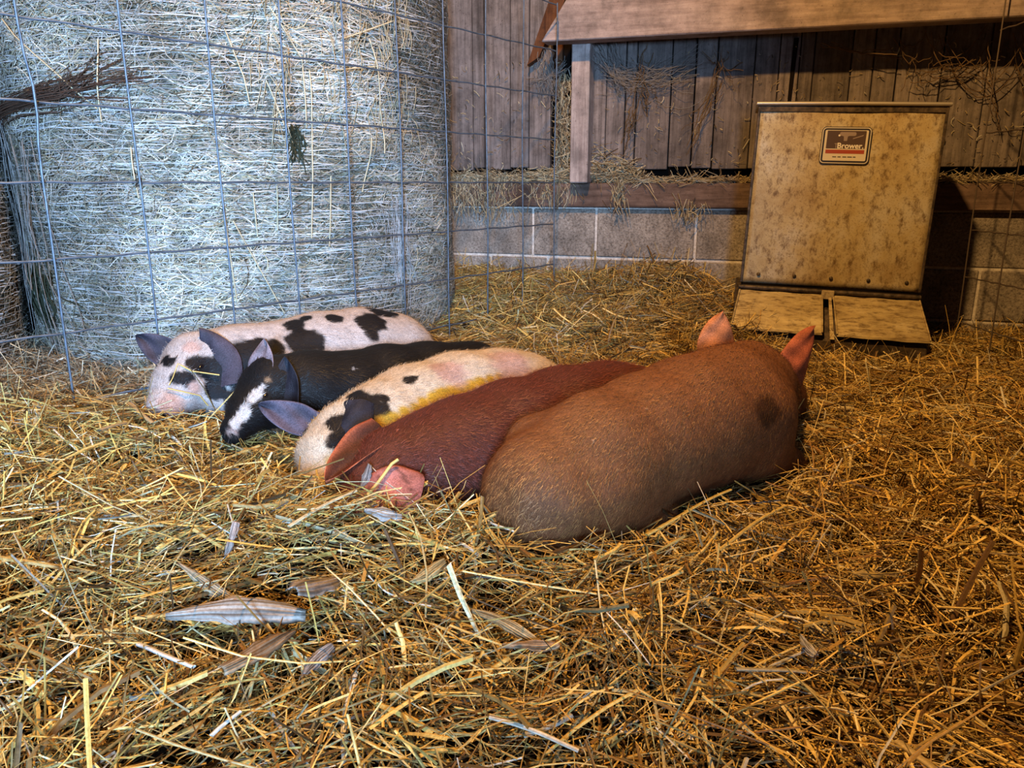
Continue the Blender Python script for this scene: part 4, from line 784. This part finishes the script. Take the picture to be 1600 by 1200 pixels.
def strand(p0, p1, sag, K=12, jit=0.004):
    p0, p1 = np.array(p0), np.array(p1); t = np.linspace(0, 1, K)[:, None]
    q = p0 + (p1 - p0) * t; q[:, 2] -= (sag * 4 * t * (1 - t))[:, 0]; q[1:-1] += np.array([[random.gauss(0, jit) for _ in range(3)] for _ in range(K - 2)]); return q
def web(label, spec, n, r, mat=None, name='cobweb', cat='cobweb'):
    ln = []
    for _ in range(n):
        s0, z0, s1, z1, sg, sd_, sz = random.choice(spec)
        o = random.uniform(0.012, 0.09)
        ln.append(strand(wall_pt(s0 + random.gauss(0, sd_), o, z0 + random.gauss(0, sz)), wall_pt(s1 + random.gauss(0, sd_), random.uniform(0.012, 0.07), z1 + random.gauss(0, sz)), sg * random.uniform(0.5, 1.3)))
    return tag(tubes(name, ln, [r * random.uniform(0.5, 1.4) for _ in ln], mat or M_web, None, 4), label, cat, kind='stuff')
web('dusty grey cobweb sagging beneath the beam beside the pale stud', [(-0.22, 1.21, -0.10, 1.10, 0.03, 0.02, 0.02), (-0.16, 1.22, -0.12, 1.08, 0.02, 0.02, 0.03), (-0.12, 1.10, 0.10, 1.16, 0.05, 0.05, 0.03), (-0.12, 1.12, 0.16, 1.13, 0.03, 0.06, 0.04)], 110, 0.0007)
web('cobweb strands hanging off the slanted end of the beam', [(-0.50, 1.11, -0.34, 1.17, 0.02, 0.015, 0.01), (-0.46, 1.2, -0.45, 1.06, 0.0, 0.02, 0.03), (-0.42, 1.2, -0.40, 1.05, 0.01, 0.02, 0.03)], 46, 0.0010)
for lb, sp, n_ in (('straw and web streamer hanging down the boards in mid wall', [(-0.02, 1.19, -0.07, 0.98, -0.01, 0.012, 0.02), (-0.06, 1.0, -0.10, 0.86, 0.0, 0.012, 0.03), (-0.05, 1.14, 0.0, 1.03, 0.01, 0.03, 0.04)], 18),
                   ('web streamer hanging left of the feeder top', [(0.27, 1.19, 0.22, 1.0, 0.0, 0.02, 0.03), (0.26, 1.13, 0.16, 0.88, 0.0, 0.02, 0.04), (0.22, 1.16, 0.33, 1.1, 0.02, 0.04, 0.05)], 16)):
    web(lb, sp, n_, 0.0013, M_vine, 'straw_streamer', 'straw')
ln = []
for s0, z0, s1, z1, sg in ((0.86, 1.2, 1.0, 1.2, 0.10), (0.93, 1.21, 1.12, 1.17, 0.14), (1.05, 1.2, 1.28, 1.19, 0.2), (0.62, 1.2, 0.86, 1.17, 0.02), (1.1, 1.12, 0.94, 1.08, 0.03), (1.2, 1.2, 1.55, 1.18, 0.26), (0.90, 1.2, 0.93, 1.02, -0.02), (1.16, 1.18, 1.22, 0.9, 0.03), (1.3, 1.1, 1.55, 0.98, 0.1), (1.0, 1.1, 1.2, 1.04, -0.05), (0.97, 1.07, 1.1, 1.09, 0.0), (1.35, 1.0, 1.6, 1.12, 0.06)):
    for k in range(3): ln.append(strand(wall_pt(s0 + random.gauss(0, 0.035), random.uniform(0.015, 0.09), z0), wall_pt(s1 + random.gauss(0, 0.04), random.uniform(0.015, 0.09), z1 + random.gauss(0, 0.02)), sg * random.uniform(0.5, 1.2), 14, 0.003))
tag(tubes('dead_vine', ln, [random.uniform(0.0008, 0.0019) for _ in ln], M_vine, None, 5), 'tangle of dead looping vine stems above and right of the feeder', 'vine', kind='stuff')
wall_clump('wall_chaff', 'bits of chaff and hay clinging to the boards', 700, lambda r, n: r.uniform(-0.95, 1.9, n), lambda r, n, s: r.uniform(0.76, 1.2, n), lambda r, n: r.uniform(0.008, 0.014, n),
           lambda r, n: r.gamma(2, 0.006, n) + 0.006, lambda r, n: r.uniform(0, 3.14, n), 'straw', 55)
bm = bmesh.new(); bm_prism(bm, [(0.515, -0.012, 1.228), (0.533, -0.012, 1.228), (0.527, -0.012, 1.10), (0.522, -0.012, 0.96), (0.510, -0.012, 0.96), (0.512, -0.012, 1.10)], (0, 0.008, 0))  # plain narrow black strip laid flat over the boards
st = bm_obj('dark_sliver', bm, M_black); st.location = wall.location; st.rotation_euler = wall.rotation_euler
tag(st, 'thin black strap running down the boards above the feeder top', 'sliver')
# ------------------------------------------------------------------ single husks and stalks lying on the bedding
LBL = ['broad pale grey corn husk with a pointed tip in the foreground', 'twisted grey corn husk slanting up from the broad pale husk end', 'long narrow tan husk strip just behind the broad pale husk', 'small pinkish husk flake standing up behind the broad pale husk',
       'long brown curled corn leaf in front of the broad pale husk', 'bright white split stalk lying alone toward the lower left', 'grey forked husk scrap in front of the red pig', 'curled upright grey husk scrap just left of the forked one',
       'golden round ended husk below the tan pig rump', 'pale frayed stalk bundle close to the bottom middle edge', 'smooth tan husk blade in the middle foreground', 'peach coloured bent husk below the smooth tan blade',
       'golden stalk standing upright in front of the tan pig', 'long bright yellow stalk leaning along the tan pig flank', 'yellow stalk slanting up to the right of the tan pig', 'grey leaf scrap beside the brown curled leaf', 'white thin stalk low in the left foreground',
       'small whitish husk chip amid the dark straw on the right', 'thick tan stalk slanting at the bottom right', 'greyish flat stalk in the right foreground', 'small yellow leaf flake in the right middle straw',
       'straight pale stalk sloping below the forked husk', 'lower piece of the bent stalk near the left fence', 'upper tan piece of the bent stalk in front of the spotted pig']
HCOL = [(0.46, 0.38, 0.31), (0.42, 0.35, 0.29), (0.5, 0.38, 0.24), (0.5, 0.36, 0.29), (0.36, 0.24, 0.14), (0.78, 0.76, 0.70), (0.5, 0.46, 0.42), (0.45, 0.36, 0.31), (0.6, 0.43, 0.19), (0.66, 0.58, 0.45), (0.62, 0.46, 0.24), (0.62, 0.38, 0.2), (0.62, 0.42, 0.1), (0.66, 0.48, 0.14), (0.62, 0.44, 0.13), (0.42, 0.35, 0.3), (0.7, 0.66, 0.56), (0.6, 0.54, 0.44), (0.5, 0.38, 0.19), (0.45, 0.38, 0.24), (0.6, 0.42, 0.13), (0.6, 0.48, 0.28), (0.55, 0.45, 0.28), (0.55, 0.42, 0.22)]
UP = {3: 0.9, 7: 0.6, 12: 1.25, 1: 0.35, 13: 0.10, 14: 0.14, 22: 0.2}
for i, (kind, a, b_, w) in enumerate(SCRAPS):
    a = np.array(a); b_ = np.array(b_); L = np.linalg.norm(b_ - a); up = UP.get(i, 0.06)
    if i in (3, 7, 12): L = {3: 0.05, 7: 0.06, 12: 0.085}[i]; b_ = a + np.array([0.012, 0.02])
    z0 = float(height(np.array([a[0]]), np.array([a[1]]))[0]) + 0.034; z1 = float(height(np.array([b_[0]]), np.array([b_[1]]))[0]) + 0.036
    if i in UP: z1 = z0 + L * math.sin(up) * 1.0
    A = np.array([a[0], a[1], z0]); B = np.array([b_[0], b_[1], z1]); u = B - A; Lr = np.linalg.norm(u); u /= Lr
    sd_ = np.cross(u, [0, 0, 1.0]); sd_ /= np.linalg.norm(sd_); nn_ = np.cross(sd_, u)
    if kind == 'corn_husk' and i != 3: sd_ = sd_ * 0.9 + np.array([0, 0, 0.45 if sd_[1] > 0 else -0.45]); sd_ /= np.linalg.norm(sd_); nn_ = np.cross(sd_, u)
    if kind == 'corn_husk':
        m, k = 26, 21; U = np.linspace(0, 1, m); Vv = np.linspace(-1, 1, k); uu, vv = np.meshgrid(U, Vv, indexing='ij')
        pr = (0.05 + 0.95 * np.sin(np.pi * np.clip(U * 0.86 + 0.02, 0, 1)) ** 0.8) * (1 + 0.06 * np.sin(U * 17 + i)); hw = pr[:, None] * w / 2
        ridge = 0.0009 * np.cos(vv * 19 + uu * 2) + 0.002 * np.sin(uu * 9 + i) * vv
        curl = w * 0.22 * (0.6 - vv ** 2) + ridge + 0.12 * Lr * (0.25 - (uu - 0.5) ** 2) * (0.5 if i != 4 else 1.4)
        ragged = (1 + 0.10 * np.sin(uu * 31 + i) * (np.abs(vv) > 0.9))
        P = A + uu[..., None] * Lr * u + (vv * hw * ragged)[..., None] * sd_ + curl[..., None] * nn_ + (0.05 * Lr * np.sin(uu * 3.1 + i * 1.3))[..., None] * np.cross(nn_, u)
        ii = np.arange(m * k).reshape(m, k); q = np.stack([ii[:-1, :-1], ii[1:, :-1], ii[1:, 1:], ii[:-1, 1:]], -1).reshape(-1, 4)
        streak = 0.52 + 0.3 * np.sin(vv * 19 + np.sin(uu * 5) + i) * 0.6 + 0.22 * np.sin(vv * 7 + uu * 3 + i)
        cc = np.array(HCOL[i])[None, None] * streak.clip(0.12, 1.1)[..., None]
        org = (A + B) / 2; o = obj('corn_husk', np_mesh('corn_husk', P.reshape(-1, 3) - org, q, [M_straw], cc.reshape(-1, 3), smooth=True)); o.location = org
        md = o.modifiers.new('thickness', 'SOLIDIFY'); md.thickness = 0.0012
        tag(o, LBL[i], 'corn husk')
    else:
        m = 8; n = 8; t = np.linspace(0, 1, m)[:, None]; P = A + u * Lr * t + nn_ * (0.02 * Lr * np.sin(t * 3.1)) + sd_ * (0.012 * Lr * np.sin(t * 5 + i))
        v, f_ = tube_arrays(P, w / 2 * np.linspace(1, 0.8, m), n)
        # flatten the stalk a little and split its end
        d_ = (v - np.repeat(P, n, 0)); v = np.repeat(P, n, 0) + d_ - nn_ * ((d_ @ nn_) * 0.45)[:, None]
        cc = np.array(HCOL[i]) * (0.8 + 0.3 * np.sin(np.arange(len(v)) % n * 2.3 + i))[:, None]
        org = (A + B) / 2; caps = [list(range(n))[::-1], [(m - 1) * n + k for k in range(n)]]
        me = np_mesh('straw_stalk', v - org, f_, [M_straw], cc, smooth=True)
        o = obj('straw_stalk', me); o.location = org; tag(o, LBL[i], 'straw stalk')
# straws lying across the spotted pig's face
M_gold = flat('golden_stalk', (0.64, 0.46, 0.15), 0.5, 0.35)
for pts, r, lb in FACE_STRAW:
    pts = np.array(pts); o = tubes('straw_stalk', [pts - pts[0]], r, M_gold, None, 6); o.location = pts[0]; tag(o, lb, 'straw stalk')
